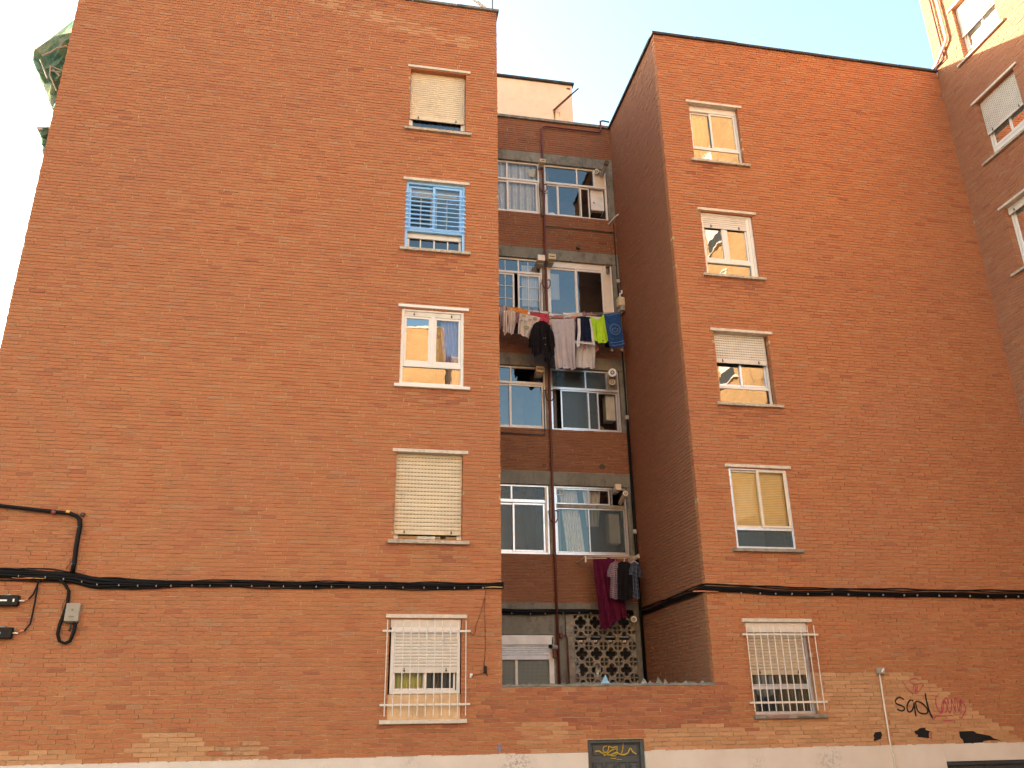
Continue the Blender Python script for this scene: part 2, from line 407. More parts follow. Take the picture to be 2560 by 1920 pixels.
brickwall('brick_wall',lambda u,d,z:(XB+d,u,z),.146,3.4,-.6,14.23,[],BLD,seed=5,dark=0,rng=(.1,.75),bm='brick_side_shade',mortar='mortar_dark',label='brick side wall of the recess')
# recessed bay wall
ZR=[.43+2.757*k for k in range(5)]; 
ZR=[.40,3.10,5.87,8.68,11.46]
LH=[(2.60,4.20,z,z+1.50) for z in ZR]; RH=[(4.32,5.95,z,z+1.50) for z in ZR]
bands=[(2.10,1.91)]
holes=[(XA,6.3,-.7,1.93)]+[(XA,6.3,z,z+1.79) for z in ZR[1:]]
brickwall('brick_wall',lambda u,d,z:(u,3.4+d,z),XA,XB,-.2,14.23,holes,BLD,seed=8,dark=0,rng=(0,.8),bm='brick_recess_shade',mortar='mortar_dark',label='brick back wall of the recess')
# concrete lintel bands, pilasters between the bay windows
for k,z in enumerate(ZR):
    mb=MB(); top=z+1.79 if k else 2.10; bt=z+1.50 if k else 1.90
    mb.box(XA,XB-.002,3.385,3.60,bt,top,0)
    mb.build('concrete_band','concrete',BLD)
    mb=MB(); mb.box(4.202,4.318,3.415,3.62,z-.0,bt-.002); mb.build('window_pier','concrete_light',BLD)
    mb=MB(); mb.box(5.952,XB-.002,3.395,3.62,z,bt-.002); mb.build('window_pier','concrete',BLD)
# ground-floor grey render over the left window of the bay
mb=MB(); mb.box(XA,4.45,3.40,3.6,1.47,1.897); mb.build('grey_render','concrete',BLD)
mb=MB(); mb.box(4.24,4.47,3.405,3.6,.1,1.468); mb.build('window_pier','concrete',BLD); mb=MB(); mb.box(6.06,XB-.004,3.39,3.6,.1,1.893); mb.build('window_pier','concrete',BLD)
# flat wall faces that complete the body (seen only from the side)
def part_boxes(L,name,mat,par,f='box'):
    for q in L: mb=MB(); (mb.box if f=='box' else mb.bbox)(*q); mb.build(name,mat,par)
part_boxes([(XL+.012,XL+.15,.16,11.79,-2.45,14.13),(XL+.012,XC,11.8,12,-2.45,14.2),(XA-.16,XA-.01,.16,11.7,-2.45,14.13)],'brick_wall','brick_flat',BLD)
part_boxes([(XL+.1,XA-.03,.15,11.78,14.14,14.2),(XA-.025,XB+.1,3.45,11.78,14.14,14.2),(XB+.15,XC,.15,11.78,14.14,14.2)],'roof','concrete',BLD)
part_boxes([(XC-.08,XC+.0118,.0075,.148,-.59,14.12)],'brick_wall','brick_flat',BLD)
part_boxes([(XA,XB+.05,.26,3.4,.05,.1)],'courtyard_floor','concrete',BLD)
# copings
def slabs(x0,x1,n,mat):
    rd=random.Random(int(x0*10)); xs=[x0+(x1-x0)*i/n for i in range(n+1)]
    part_boxes([(a+.003,b-.003,-.045+rd.uniform(-.008,.008),.215,14.233,14.295+rd.uniform(-.008,.012),.008,0) for a,b in zip(xs,xs[1:])],'coping',mat,BLD,'b')
slabs(XL-.05,XA+.05,9,'coping')
part_boxes([(XL-.05,XL+.2,.222,12,14.232,14.30,.008,0),(XA-.2,XA+.05,.222,3.3,14.232,14.30,.008,0),(XA+.052,XB-.052,3.34,3.62,14.232,14.31,.008,0)],'coping','coping',BLD,'b')
slabs(XB-.05,XC-.004,7,'coping_dark')
part_boxes([(XB-.05,XB+.2,.202,3.62,14.232,14.30,.008)],'coping','coping_dark',BLD,'b')
# plaster plinth
m,t,bb=newmat('plinth')
col=ramp(t,noise(t,1.3,5),[(.3,(.66,.55,.44)),(.7,(.76,.66,.55))])
g=N(t,'ShaderNodeNewGeometry')
for (cx,cz,rr,am) in ((2.75,-.78+CZ,.33,.75),(8.0,-.82+CZ,.3,.45),(6.7,-.8+CZ,.2,.3),(1.1,-.7+CZ,.18,.3),(-.2,-.75+CZ,.2,.2)):
    vd=N(t,'ShaderNodeVectorMath',operation='DISTANCE'); t.links.new(g.outputs['Position'],vd.inputs[0]); vd.inputs[1].default_value=(cx,-.022,cz)
    mk=ramp(t,vd.outputs['Value'],[(0,g3(1)),(rr,g3(0))])
    nn=noise(t,26,5,.75); mm=mix(t,1.,mk,ramp(t,nn,[(.5,g3(0)),(.56,g3(am))]),'MULTIPLY')
    col=mix(t,mm,col,(.10,.08,.09))
t.links.new(col,bb.inputs['Base Color']); bb.inputs['Roughness'].default_value=.85; bump(t,bb,noise(t,30,5),.004,.6)
part_boxes([(XL-.01,3.88,-.022,.14,-2.45,-.6,.004),(4.82,10.149,-.022,.14,-2.45,-.6,.004),(10.15,XC,-.022,.14,-.87,-.6,.004)],'plaster_plinth','plinth',BLD,'b')
# rough upper edge of the painted plinth: paint lapping over the lowest bricks
mb=MB(); rnd=random.Random(4); x=XL; sw=False
while x<XC-.1:
    wd=rnd.uniform(.05,.3); h=abs(rnd.gauss(0,.006))+.001
    if x>4.8 and not sw: mb.build('paint_edge','plinth',BLD); mb=MB(); sw=True
    if not(3.6<x<4.82): mb.quad((x,-.0235,-.606),(x+wd,-.0235,-.606),(x+wd*.9,-.0235,-.6+h),(x+wd*.1,-.0235,-.6+h*.8))
    x+=wd
mb.build('paint_edge','plinth',BLD)
# low wall: inner face, cement cap and shards
mb=MB(); mb.box(XA,XB,.142,.25,-.6,.40); mb.build('brick_wall','brick_flat',BLD,label='inner face of the low wall closing the recess')
mb=MB(); rnd=random.Random(12); n=70
V=[];F=[]
for i in range(n+1):
    x=XA-.0+(XB-XA)*i/n
    h=.405+rnd.uniform(0,.02)
    for (y,z) in ((-.012+rnd.uniform(-.01,.006),.385+rnd.uniform(-.006,.004)),(.0,h),(.12,h+rnd.uniform(.0,.03)),(.26,h-.01),(.26,.38)): V.append((x,y,z))
for i in range(n):
    for j in range(4): F.append((i*5+j,(i+1)*5+j,(i+1)*5+j+1,i*5+j+1))
mb.add(V,F); mb.build('cement_cap','concrete',BLD)
for i,(x,h,wd,mt) in enumerate([(4.92,.10,.07,'shard'),(5.02,.06,.05,'shard'),(5.18,.11,.08,'concrete'),(5.30,.08,.05,'shard'),(5.65,.05,.09,'shard'),(5.95,.05,.08,'shard'),(5.78,.03,.05,'shard'),(4.25,.035,.06,'shard'),(3.85,.03,.05,'shard'),(4.45,.025,.05,'shard'),(3.55,.025,.04,'shard'),(5.45,.045,.04,'shard'),(3.2,.02,.05,'shard'),(2.9,.02,.04,'shard')]):
    mb=MB(); y=.08+rnd.uniform(-.04,.04); k=rnd.uniform(-.3,.3)*wd
    mb.add([(x-wd,y-.01,.40),(x+wd,y,.40),(x+k,y+.01,.41+h),(x-wd*.4,y+.02,.41+h*.5),(x-wd,y+.03,.40),(x+wd,y+.03,.40),(x+k,y+.035,.41+h)],[(0,1,2,3),(4,3,6,5),(1,5,6,2),(0,3,4),(3,2,6)])
    mb.build('glass_shard',mt,BLD)
o=MB(); (bx,bz)=at(1200+1080/3.456,1460+860/3.456,.05)
o.add([(bx-.08,.03,.41),(bx+.09,.02,.41),(bx+.02,.06,.56),(bx-.02,.09,.50),(bx-.06,.12,.41),(bx+.1,.13,.41),(bx+.05,.05,.47)],[(0,1,6,2),(0,2,3),(0,3,4),(4,3,2,5),(1,5,6),(6,5,2)])
o.build('plastic_scrap','bag_blue',label='pale blue scrap of plastic lying on the low wall before the pierced screen',cat='scrap')
# ------------------------------------------------------------------ windows
def frame(mb,u0,u1,z0,z1,d0,d1,w,wb=None,wt=None,b=.004,mi=0):
    wb=w if wb is None else wb; wt=w if wt is None else wt
    mb.bbox(u0,u0+w,d0,d1,z0,z1,b,mi); mb.bbox(u1-w,u1,d0,d1,z0,z1,b,mi)
    mb.bbox(u0+w+.0005,u1-w-.0005,d0+.0012,d1,z0,z0+wb,b,mi); mb.bbox(u0+w+.0005,u1-w-.0005,d0+.0012,d1,z1-wt,z1,b,mi)
def curtain(P,u0,u1,z0,z1,d,mat,parent,folds=9,amp=.018,flip=False,lean=0,label=None,split=None):
    mb=MB(P,flip); n=max(12,int(folds*8)); V=[];F=[];U=[]; nv=6
    ph=random.random()*6
    for i in range(n+1):
        a=i/n
        for j in range(nv+1):
            b=j/nv; am=amp*(.6+.5*b)
            u=u0+(u1-u0)*a+lean*b*(a-.5 if split else 1)
            V.append((u,d+am*math.sin(a*folds*2*math.pi+ph+.8*math.sin(a*7+b)),z1+(z0-z1)*b)); U.append((a,b))
    for i in range(n):
        for j in range(nv): q=i*(nv+1)+j; F.append((q,q+nv+1,q+nv+2,q+1))
    mb.add(V,F); mb.uv=U
    return mb.build('curtain',mat,parent,smooth=True,label=label)
def shutter(P,u0,u1,z0,z1,d,mat,parent,flip=False,pitch=.048,slots=None,pins=True,sm='slot_dark'):
    mb=MB(P,flip); z=z1; bot=.055
    while z-pitch>z0+bot:
        a=z-pitch; g=.004
        pr=[(d+.006,a),(d-.002,a+g),(d-.008,a+pitch*.35),(d-.008,a+pitch*.7),(d-.001,a+pitch-g*.4),(d+.006,a+pitch)]
        V=[];F=[]
        for uu in(u0,u1):
            for q in pr: V.append((uu,q[0],q[1]))
        n=len(pr)
        for i in range(n-1): F.append((i,n+i,n+i+1,i+1))
        mb.add(V,F)
        if slots:
            u=u0+.03
            st,ln=slots
            while u<u1-.03:
                mb.box(u,u+ln,d-.0105,d-.004,a+.0005,a+.0065,2); u+=st
        z-=pitch
    mb.bbox(u0,u1,d-.012,d+.008,z0,z-.002,.003)
    if pins:
        for uu in(u0+.17,u1-.17): mb.bbox(uu-.012,uu+.012,d-.035,d-.0125,z0+.02,z0+.045,.003,1); mb.box(uu-.004,uu+.004,d-.03,d-.0125,z0+.045,z0+.075,1)
    mb.build('shutter',[mat,'slot_dark',sm],parent)
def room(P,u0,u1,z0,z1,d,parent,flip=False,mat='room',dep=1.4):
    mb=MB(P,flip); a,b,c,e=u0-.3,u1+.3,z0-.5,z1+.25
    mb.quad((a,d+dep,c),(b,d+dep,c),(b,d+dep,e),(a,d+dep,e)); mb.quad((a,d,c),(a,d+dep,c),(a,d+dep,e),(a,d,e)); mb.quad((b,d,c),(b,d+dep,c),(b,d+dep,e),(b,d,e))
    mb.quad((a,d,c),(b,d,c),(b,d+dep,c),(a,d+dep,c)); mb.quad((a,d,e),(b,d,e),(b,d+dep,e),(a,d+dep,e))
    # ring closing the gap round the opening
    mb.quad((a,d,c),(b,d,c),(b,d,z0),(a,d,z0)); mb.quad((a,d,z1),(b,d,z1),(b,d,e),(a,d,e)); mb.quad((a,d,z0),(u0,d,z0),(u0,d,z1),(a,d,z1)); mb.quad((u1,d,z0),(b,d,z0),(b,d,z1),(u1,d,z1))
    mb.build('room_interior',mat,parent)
def pane(P,u0,u1,z0,z1,d,mat,parent,flip=False,label=None):
    mb=MB(P,flip); mb.quad((u0,d,z0),(u1,d,z0),(u1,d,z1),(u0,d,z1)); return mb.build('pane',mat,parent,label=label)
def sashes(P,win,mat,lst,flip=False,gl='glass',w=.042):
    """lst of (u0,u1,z0,z1,depth[,glass]) : a framed leaf with its own pane"""
    for q in lst:
        u0,u1,z0,z1,d=q[:5]; g=q[5] if len(q)>5 else gl
        mb=MB(P,flip); frame(mb,u0,u1,z0,z1,d,d+.035,w); s=mb.build('sash',mat,win)
        pane(P,u0+w-.004,u1-w+.004,z0+w-.004,z1-w+.004,d+.018,g,win,flip)
def trim(P,u0,u1,z0,z1,parent,flip=False,lm='white_stone',sm='dirty_sill',lu=(-.065,.085),su=(-.09,.11),st=.058,lt=.058,soff='plaster',dep=.14):
    mb=MB(P,flip); mb.bbox(u0+lu[0],u1+lu[1],-.035,.05,z1,z1+lt,.004); mb.box(u0-.02,u1+.02,.052,dep,z1-.001,z1+.02); mb.build('lintel',lm,parent)
    mb=MB(P,flip); mb.bbox(u0+su[0],u1+su[1],-.06,.13,z0-st,z0,.005); mb.build('sill',sm,parent)
def outer(P,u0,u1,z0,z1,d,mat,label,flip=False,w=.045,th=.06):
    mb=MB(P,flip); frame(mb,u0,u1,z0,z1,d,d+th,w); return mb.build('window',mat,BLD if P is not PR else TB,label=label)
PR=lambda u,d,z:(XC+d,-u,z)
TB=empty('tower_block',(17,-11,-2.45),'taller brick apartment block rising at the right edge, its top catching the sun','building')
def grille(P,u0,u1,z0,z1,h0,h1,d,parent,n=11,over=.075,flip=False,rust=False):
    mb=MB(P,flip); r=.0085
    for i in range(n):
        u=u0+(u1-u0)*i/(n-1); mb.tube([(u,d,z0),(u,d,z1)],r,8)
    for h in(h0,h1):
        mb.bbox(u0-over,u1+over,d+.006,d+.022,h-.016,h+.016,.002)
        for uu in(u0-over*.3,u1+over*.3): mb.tube([(uu,d+.01,h),(uu,.03,h)],.009,6)
    mb.build('grille','grille_white',parent)
# ---- left column, top to bottom
def W(i): return WL[i]
# 5th floor
u0,u1,z0,z1=W(4); win=outer(PF,u0,u1,z0,z1,.145,'pvc_white','window with a perforated beige shutter down to a narrow strip, top of the left column',th=.05)
trim(PF,u0,u1,z0,z1,win,lm='white_stone',sm='dirty_sill')
mb=MB(); mb.bbox(u0-.09,u1+.11,-.063,-.04,z0-.004,z0+.006,.002); mb.build('sill_edge','sill_dark',win)
shutter(PF,u0+.02,u1-.02,z0+.31,z1-.005,.125,'shutter_beige',win,pitch=.052,slots=(.045,.009),sm='shutter_tan')
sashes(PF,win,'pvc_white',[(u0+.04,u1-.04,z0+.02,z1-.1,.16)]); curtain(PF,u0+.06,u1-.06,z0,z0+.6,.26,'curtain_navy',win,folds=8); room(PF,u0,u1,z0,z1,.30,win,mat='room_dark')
# 4th floor, blue metal bars
u0,u1,z0,z1=W(3); win=outer(PF,u0,u1,z0,z1,.035,'blue_metal','sky blue metal window behind horizontal blue bars, left column',w=.05,th=.05)
trim(PF,u0,u1,z0,z1,win)
zt=z0+.40
mb=MB(); mb.bbox(u0+.05,u1-.05,.037,.083,zt,zt+.05,.004); mb.build('transom','blue_metal',win)
sashes(PF,win,'blue_metal',[(u0+.055,u0+.60,zt+.055,z1-.055,.09),(u0+.52,u1-.055,zt+.055,z1-.055,.05)],w=.05)
mb=MB(); 
mb.bbox(u0+.05,u1-.05,.16,.19,zt+.04,zt+.09,.003); frame(mb,u0+.04,u0+.55,zt+.06,z1-.2,.17,.2,.06); frame(mb,u0+.56,u1-.04,zt+.06,z1-.2,.17,.2,.06); mb.bbox(u0+.29,u0+.315,.175,.195,zt+.12,z1-.26,.002); mb.bbox(u0+.80,u0+.825,.175,.195,zt+.12,z1-.26,.002)
frame(mb,u0+.05,u1-.05,z0+.02,zt-.01,.15,.19,.05)
for k in(1,2,3): mb.bbox(u0+.05+(u1-u0-.1)*k/4-.012,u0+.05+(u1-u0-.1)*k/4+.012,.152,.185,z0+.07,zt-.06,.002)
mb.bbox(u0+.05,u1-.05,.12,.16,z0+.30,zt+.02,.004)
mb.build('inner_frame','pvc_white',win)
pane(PF,u0+.05,u1-.05,z0+.03,zt,.17,'glass',win); pane(PF,u0+.06,u1-.06,zt+.1,z1-.22,.185,'glass_strong',win)
shutter(PF,u0+.05,u1-.05,z1-.24,z1-.06,.155,'shutter_white',win,pins=False)
mb=MB()
for k in range(9):
    z=zt+.045+k*.098; mb.bbox(u0-.015,u1+.015,-.012,.002,z,z+.021,.002)
mb.build('grille','blue_metal',win); room(PF,u0,u1,z0,z1,.30,win)
# 3rd floor, white with a reflecting glass
u0,u1,z0,z1=W(2); win=outer(PF,u0,u1,z0,z1,.02,'pvc_white','clean white window with curtains tied back, left column',w=.055,th=.09)
trim(PF,u0,u1,z0,z1,win,lm='pvc_white',sm='pvc_white')
shutter(PF,u0+.06,u1-.06,z1-.15,z1-.055,.05,'shutter_white',win)
zt=z0+.36; mb=MB(); mb.bbox(u0+.056,u1-.056,.03,.10,zt,zt+.085,.006); mb.bbox((u0+u1)/2-.035,(u0+u1)/2+.035,.03,.10,zt+.08,z1-.145,.006); mb.build('transom','pvc_white',win)
sashes(PF,win,'pvc_white',[(u0+.056,(u0+u1)/2-.032,zt+.087,z1-.15,.045,'glass_strong'),((u0+u1)/2+.032,u1-.056,zt+.087,z1-.15,.045,'glass')],w=.042)
pane(PF,u0+.055,u1-.055,z0+.04,zt,.06,'glass_strong',win)
curtain(PF,u0+.72,u1-.05,z0+.05,z1-.1,.14,'curtain_blue',win,folds=7,lean=.12); curtain(PF,u0+.58,u0+.72,z0+.3,z1-.5,.18,'curtain_tan',win,folds=2); room(PF,u0,u1,z0,z1,.32,win,mat='room_dark')
# 2nd floor, shutter down
u0,u1,z0,z1=W(1); win=outer(PF,u0,u1,z0,z1,.12,'pvc_white','window closed by a cream roller shutter with rows of dashed slots, left column',w=.04)
trim(PF,u0,u1,z0,z1,win); shutter(PF,u0+.012,u1-.012,z0+.115,z1-.002,.095,'shutter_beige',win,pitch=.066,slots=(.057,.03)); room(PF,u0,u1,z0,z1,.30,win,mat='room_dark')
sashes(PF,win,'pvc_white',[(u0+.04,u1-.04,z0+.01,z1-.1,.14)])
# 1st floor, grille, shutter half down, marble apron
u0,u1,z0,z1=W(0); win=outer(PF,u0+.03,u1-.02,z0+.37,z1-.14,.02,'pvc_white','ground floor window behind a white bar grille with a marble apron, left column',w=.05,th=.07)
trim(PF,u0,u1,z0,z1,win,su=(-.11,.09),sm='white_stone',st=.062)
mb=MB(); mb.bbox(u0+.012,u1-.012,.025,.12,z1-.145,z1-.002,.004); mb.build('shutter_box','plaster',win)
shutter(PF,u0+.08,u1-.07,z0+.68,z1-.19,.04,'shutter_white',win,pitch=.05)
sashes(PF,win,'alu',[(u0+.08,u0+.60,z0+.42,z1-.2,.08,'glass_clear'),(u0+.55,u1-.08,z0+.42,z1-.2,.10,'glass_clear')],w=.035)
curtain(PF,u0+.1,u0+.56,z0+.35,z1-.3,.20,'curtain_yellow',win,folds=4,amp=.012); curtain(PF,u0+.6,u1-.1,z0+.35,z1-.3,.22,'curtain_dark',win,folds=5)
mb=MB()
for a,b in((u0+.005,u0+.40),(u0+.402,u0+.81),(u0+.812,u1-.005)): mb.bbox(a,b,.035,.10,z0+.001,z0+.366,.002)
mb.build('marble_apron','marble',win)
grille(PF,.675,1.925,-.032,1.39,.132,1.226,-.085,win); room(PF,u0,u1,z0,z1,.30,win,mat='room_dark')
# ---- right column
# r5
u0,u1,z0,z1=WR[4]; win=outer(PF,u0,u1,z0,z1,.10,'pvc_white','aluminium window with sliding leaves reflecting yellow brick, top of the right column',w=.045)
trim(PF,u0,u1,z0,z1,win)
zt=z0+.36; mb=MB(); mb.bbox(u0+.046,u1-.046,.102,.15,zt,zt+.06,.004); mb.build('transom','pvc_white',win); mb=MB(); mb.bbox(u0+.046,u1-.046,.09,.15,z1-.14,z1-.046,.004); mb.build('shutter_box','pvc_white',win)
sashes(PF,win,'pvc_white',[(u0+.05,u0+.56,zt+.062,z1-.14,.135,'glass_strong'),(u0+.50,u1-.05,zt+.062,z1-.14,.105,'glass_strong')])
pane(PF,u0+.04,u1-.04,z0+.04,zt,.12,'glass_strong',win); curtain(PF,u0+.12,u0+.5,z0+.3,z1-.2,.24,'blind_tan',win,folds=4); room(PF,u0,u1,z0,z1,.32,win,mat='room_dark')
# r4
u0,u1,z0,z1=WR[3]; win=outer(PF,u0,u1,z0,z1,.05,'pvc_white','white window with its shutter rolled down a quarter, right column',w=.06,th=.09)
trim(PF,u0,u1,z0,z1,win); zt=z0+.31
shutter(PF,u0+.06,u1-.13,z1-.36,z1-.05,.075,'shutter_white',win,pitch=.05)
mb=MB(); mb.bbox(u0+.061,u1-.061,.07,.13,zt,zt+.09,.006); mb.bbox(u1-.13,u1-.061,.065,.13,z0+.05,z1-.06,.004); mb.bbox(u0+.495,u0+.565,.08,.13,zt+.085,z1-.3,.006); mb.build('transom','pvc_white',win)
sashes(PF,win,'pvc_white',[(u0+.062,u0+.50,zt+.091,z1-.30,.09,'glass_strong'),(u0+.56,u1-.13,zt+.091,z1-.30,.09,'glass_strong')],w=.036)
pane(PF,u0+.06,u1-.12,z0+.05,zt,.11,'glass_strong',win); room(PF,u0,u1,z0,z1,.32,win,mat='room_dark')
# r3
u0,u1,z0,z1=WR[2]; win=outer(PF,u0,u1,z0,z1,.16,'pvc_white','window with a white slatted shutter half down over mirror-like glass, right column',w=.045,th=.06)
trim(PF,u0,u1,z0,z1,win,dep=.2); shutter(PF,u0+.005,u1-.05,z1-.62,z1,.115,'shutter_white',win,pitch=.052,slots=(.05,.02)); zt=z0+.36
mb=MB(); mb.bbox(u0+.046,u1-.046,.165,.215,zt,zt+.055,.004); mb.build('transom','pvc_white',win)
sashes(PF,win,'alu',[(u0+.05,u0+.58,zt+.056,z1-.1,.185,'glass_strong'),(u0+.54,u1-.05,zt+.056,z1-.1,.165,'glass_strong')])
pane(PF,u0+.04,u1-.04,z0+.04,zt,.18,'glass_strong',win); room(PF,u0,u1,z0,z1,.34,win,mat='room_dark')
# r2
u0,u1,z0,z1=WR[1]; win=outer(PF,u0,u1,z0,z1,.01,'alu','window with tan blinds behind two tall leaves over a dark ribbed pane, right column',w=.04,th=.06)
trim(PF,u0,u1,z0,z1,win,sm='concrete_light'); zt=z0+.35
sashes(PF,win,'cream_metal',[(u0+.03,u0+.60,zt+.03,z1-.03,.05,'glass_clear'),(u0+.545,u1-.03,zt+.03,z1-.03,.0,'glass_clear')],w=.045)
mb=MB(); mb.bbox(u0+.04,u1-.04,.005,.06,zt-.02,zt+.028,.003); mb.build('transom','alu',win)
mb=MB(); z=z1-.05
while z>zt: mb.box(u0+.05,u1-.05,.088,.092,z-.031,z-.002); z-=.032
mb.build('blind','blind_tan',win)
pane(PF,u0+.04,u1-.04,z0+.04,zt-.02,.04,'glass_wired',win); room(PF,u0,u1,z0,z1,.32,win,mat='room_dark')
# r1
u0,u1,z0,z1=WR[0]; win=outer(PF,u0+.0,u1,z0,z1-.17,.09,'alu','ground floor window behind a white bar grille with scribbles on its sill, right column',w=.05)
trim(PF,u0,u1,z0,z1,win,sm='concrete_light',su=(-.03,.13),st=.062)
mb=MB(); mb.bbox(u0+.012,u1-.012,.02,.12,z1-.168,z1-.002,.004); mb.build('shutter_box','plaster',win)
shutter(PF,u0+.02,u1-.08,z0+.63,z1-.175,.07,'shutter_tan',win,pitch=.05); zt=z0+.40
mb=MB(); mb.bbox(u0+.05,u1-.05,.10,.14,zt,zt+.06,.004); mb.build('transom','alu',win)
sashes(PF,win,'alu',[(u0+.05,u0+.60,zt+.062,z1-.25,.11),(u0+.57,u1-.05,zt+.062,z1-.25,.10)],w=.022)
pane(PF,u0+.04,u1-.04,z0+.04,zt,.12,'glass',win); curtain(PF,u0+.05,u1-.05,z0,z1-.2,.22,'curtain_dark',win,folds=9,amp=.025)
grille(PF,6.745,8.0,-.035,1.345,.10,1.19,-.085,win); room(PF,u0,u1,z0,z1,.30,win,mat='room_dark')
# ---- recessed bay windows
PB=lambda u,d,z:(u,3.42+d,z)
def bay(k,side,label,mat='pvc_white'):
    z=ZR[k]; u0,u1=(2.60,4.20) if side=='L' else (4.32,5.95)
    mb=MB(PB); frame(mb,u0,u1,z+.002,z+1.498,.03,.09,.045); return u0,u1,z,z+1.5,mb.build('window',mat,BLD,label=label)
def hbar(win,u0,u1,z,h=.055,d=.025,mat='pvc_white',v=()):
    mb=MB(PB); mb.bbox(u0,u1,d,.09,z-h/2,z+h/2,.004)
    for (a,b,c) in v: mb.bbox(a-.02,a+.02,d+.006,.088,b,c,.004)
    mb.build('transom',mat,win)
# top
u0,u1,z0,z1,win=bay(4,'L','top floor bay window with white lace curtains'); hbar(win,u0+.046,u1-.046,z0+.97,v=[(3.37,z0+1.0,z1-.04)])
sashes(PB,win,'pvc_white',[(u0+.05,3.42,z0+.05,z0+.94,.07,'glass_clear'),(3.36,u1-.05,z0+.05,z0+.94,.045,'glass_clear')],w=.05); pane(PB,u0+.04,u1-.04,z0+1.0,z1-.045,.06,'glass_clear',win)
curtain(PB,u0+.05,u1-.05,z0,z1,.16,'lace',win,folds=16,amp=.02); room(PB,u0,u1,z0,z1,.25,win)
mb=MB(PB); mb.box(3.95,4.1,.075,.08,z0+1.13,z0+1.35); mb.build('sticker','vent_cream',win)
u0,u1,z0,z1,win=bay(4,'R','top floor bay window with open leaf and a white boiler inside'); hbar(win,u0+.046,u1-.046,z0+.97,v=[(5.18,z0+1.0,z1-.04),(5.63,z0+1.0,z1-.04)])
sashes(PB,win,'pvc_white',[(u0+.05,4.68,z0+.05,z0+.94,.07,'glass'),(4.66,5.28,z0+.05,z0+.94,.05,'glass'),(5.22,5.50,z0+.05,z0+.94,.075,'glass_clear')],w=.035)
pane(PB,u0+.04,5.62,z0+1.0,z1-.045,.06,'glass',win)
mb=MB(PB); mb.bbox(5.65,u1-.045,.04,.08,z0+1.0,z1-.046,.003); mb.build('panel','cream_metal',win)
mb=MB(PB); mb.bbox(5.55,5.90,.14,.42,z0+.36,z0+1.05,.01); mb.bbox(5.60,5.85,.16,.4,z0+.30,z0+.358,.01,1); mb.bbox(5.62,5.645,.132,.14,z0+.55,z0+.60,.002,1); mb.build('boiler',['boiler_white','slot_dark'],win)
room(PB,u0,u1,z0,z1,.55,win)
mb=MB(PB); mb.tube([(4.5,.2,z0+.0),(4.5,.2,z0+.12),(4.47,.2,z0+.2)],[.12,.13,.02],10); mb.build('bag','tarp_white',win,smooth=True)
# 4th (laundry floor)
u0,u1,z0,z1,win=bay(3,'L','fourth floor bay window with white glazing bars above the washing'); hbar(win,u0+.046,u1-.046,z0+1.12,v=[(3.62,z0,z1-.04)])
sashes(PB,win,'pvc_white',[(u0+.05,3.52,z0+.05,z0+1.09,.05,'glass'),(3.60,u1-.04,z0+.05,z0+1.09,.05,'glass')],w=.045); pane(PB,u0+.04,u1-.04,z0+1.14,z1-.045,.06,'glass',win)
mb=MB(PB)
for u in(3.30,3.86): mb.bbox(u-.008,u+.008,.052,.064,z0+.09,z1-.06,.002)
for z in(z0+.42,z0+.75): mb.bbox(u0+.09,3.48,.053,.063,z-.008,z+.008,.002); mb.bbox(3.64,u1-.08,.053,.063,z-.008,z+.008,.002)
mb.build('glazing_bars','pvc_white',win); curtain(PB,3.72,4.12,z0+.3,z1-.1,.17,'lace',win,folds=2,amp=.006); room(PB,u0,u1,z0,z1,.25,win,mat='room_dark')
u0,u1,z0,z1,win=bay(3,'R','fourth floor bay window of two tall plain panes above the washing')
mb=MB(PB); mb.bbox(5.72,u1-.046,.03,.085,z0+.02,z1-.047,.004); mb.build('panel','plaster',win)
sashes(PB,win,'pvc_white',[(u0+.04,5.06,z0+.05,z1-.16,.06,'glass'),(5.02,5.73,z0+.05,z1-.16,.04,'glass')],w=.05); mb=MB(PB); mb.bbox(u0+.046,5.715,.03,.09,z1-.158,z1-.047,.004); mb.build('shutter_box','pvc_white',win)
mb=MB(PB); mb.box(4.42,4.66,.2,.23,z0+.55,z1-.25); mb.build('blind','lace',win)
room(PB,u0,u1,z0,z1,.25,win)
# 3rd
u0,u1,z0,z1,win=bay(2,'L','third floor bay window with bluish reflecting panes'); hbar(win,u0+.046,u1-.046,z0+1.10,.06,v=[(3.40,z0+1.13,z1-.04)])
sashes(PB,win,'pvc_white',[(u0+.05,3.42,z0+.05,z0+1.07,.07,'glass'),(3.36,u1-.05,z0+.05,z0+1.07,.045,'glass')],w=.045); pane(PB,u0+.04,u1-.04,z0+1.13,z1-.045,.06,'glass',win); room(PB,u0,u1,z0,z1,.25,win)
u0,u1,z0,z1,win=bay(2,'R','third floor bay window of wired glass with one leaf slid open','alu'); hbar(win,u0+.046,u1-.046,z0+1.02,.06,mat='alu',v=[(5.15,z0+1.05,z1-.04),(5.66,z0+1.05,z1-.04)])
sashes(PB,win,'alu',[(4.55,5.22,z0+.05,z0+.99,.04,'glass_wired'),(5.17,5.45,z0+.05,z0+.99,.06,'glass_wired'),(5.42,u1-.05,z0+.05,z0+.99,.075,'glass_clear')],w=.035); pane(PB,u0+.04,5.64,z0+1.05,z1-.045,.06,'glass_wired',win)
mb=MB(PB); mb.bbox(5.68,u1-.045,.04,.08,z0+1.05,z1-.046,.003); mb.build('panel','concrete_light',win)
mb=MB(PB); mb.bbox(5.66,5.88,.2,.45,z0+.36,z0+.98,.01); mb.build('boiler','boiler_white',win)
mb=MB(PB); mb.tube([(5.5,.22,z0+.02),(5.5,.22,z0+.08),(5.5,.22,z0+.16),(5.5,.22,z0+.2)],[.06,.10,.09,.04],12); mb.build('pot','curtain_tan',win,smooth=True)
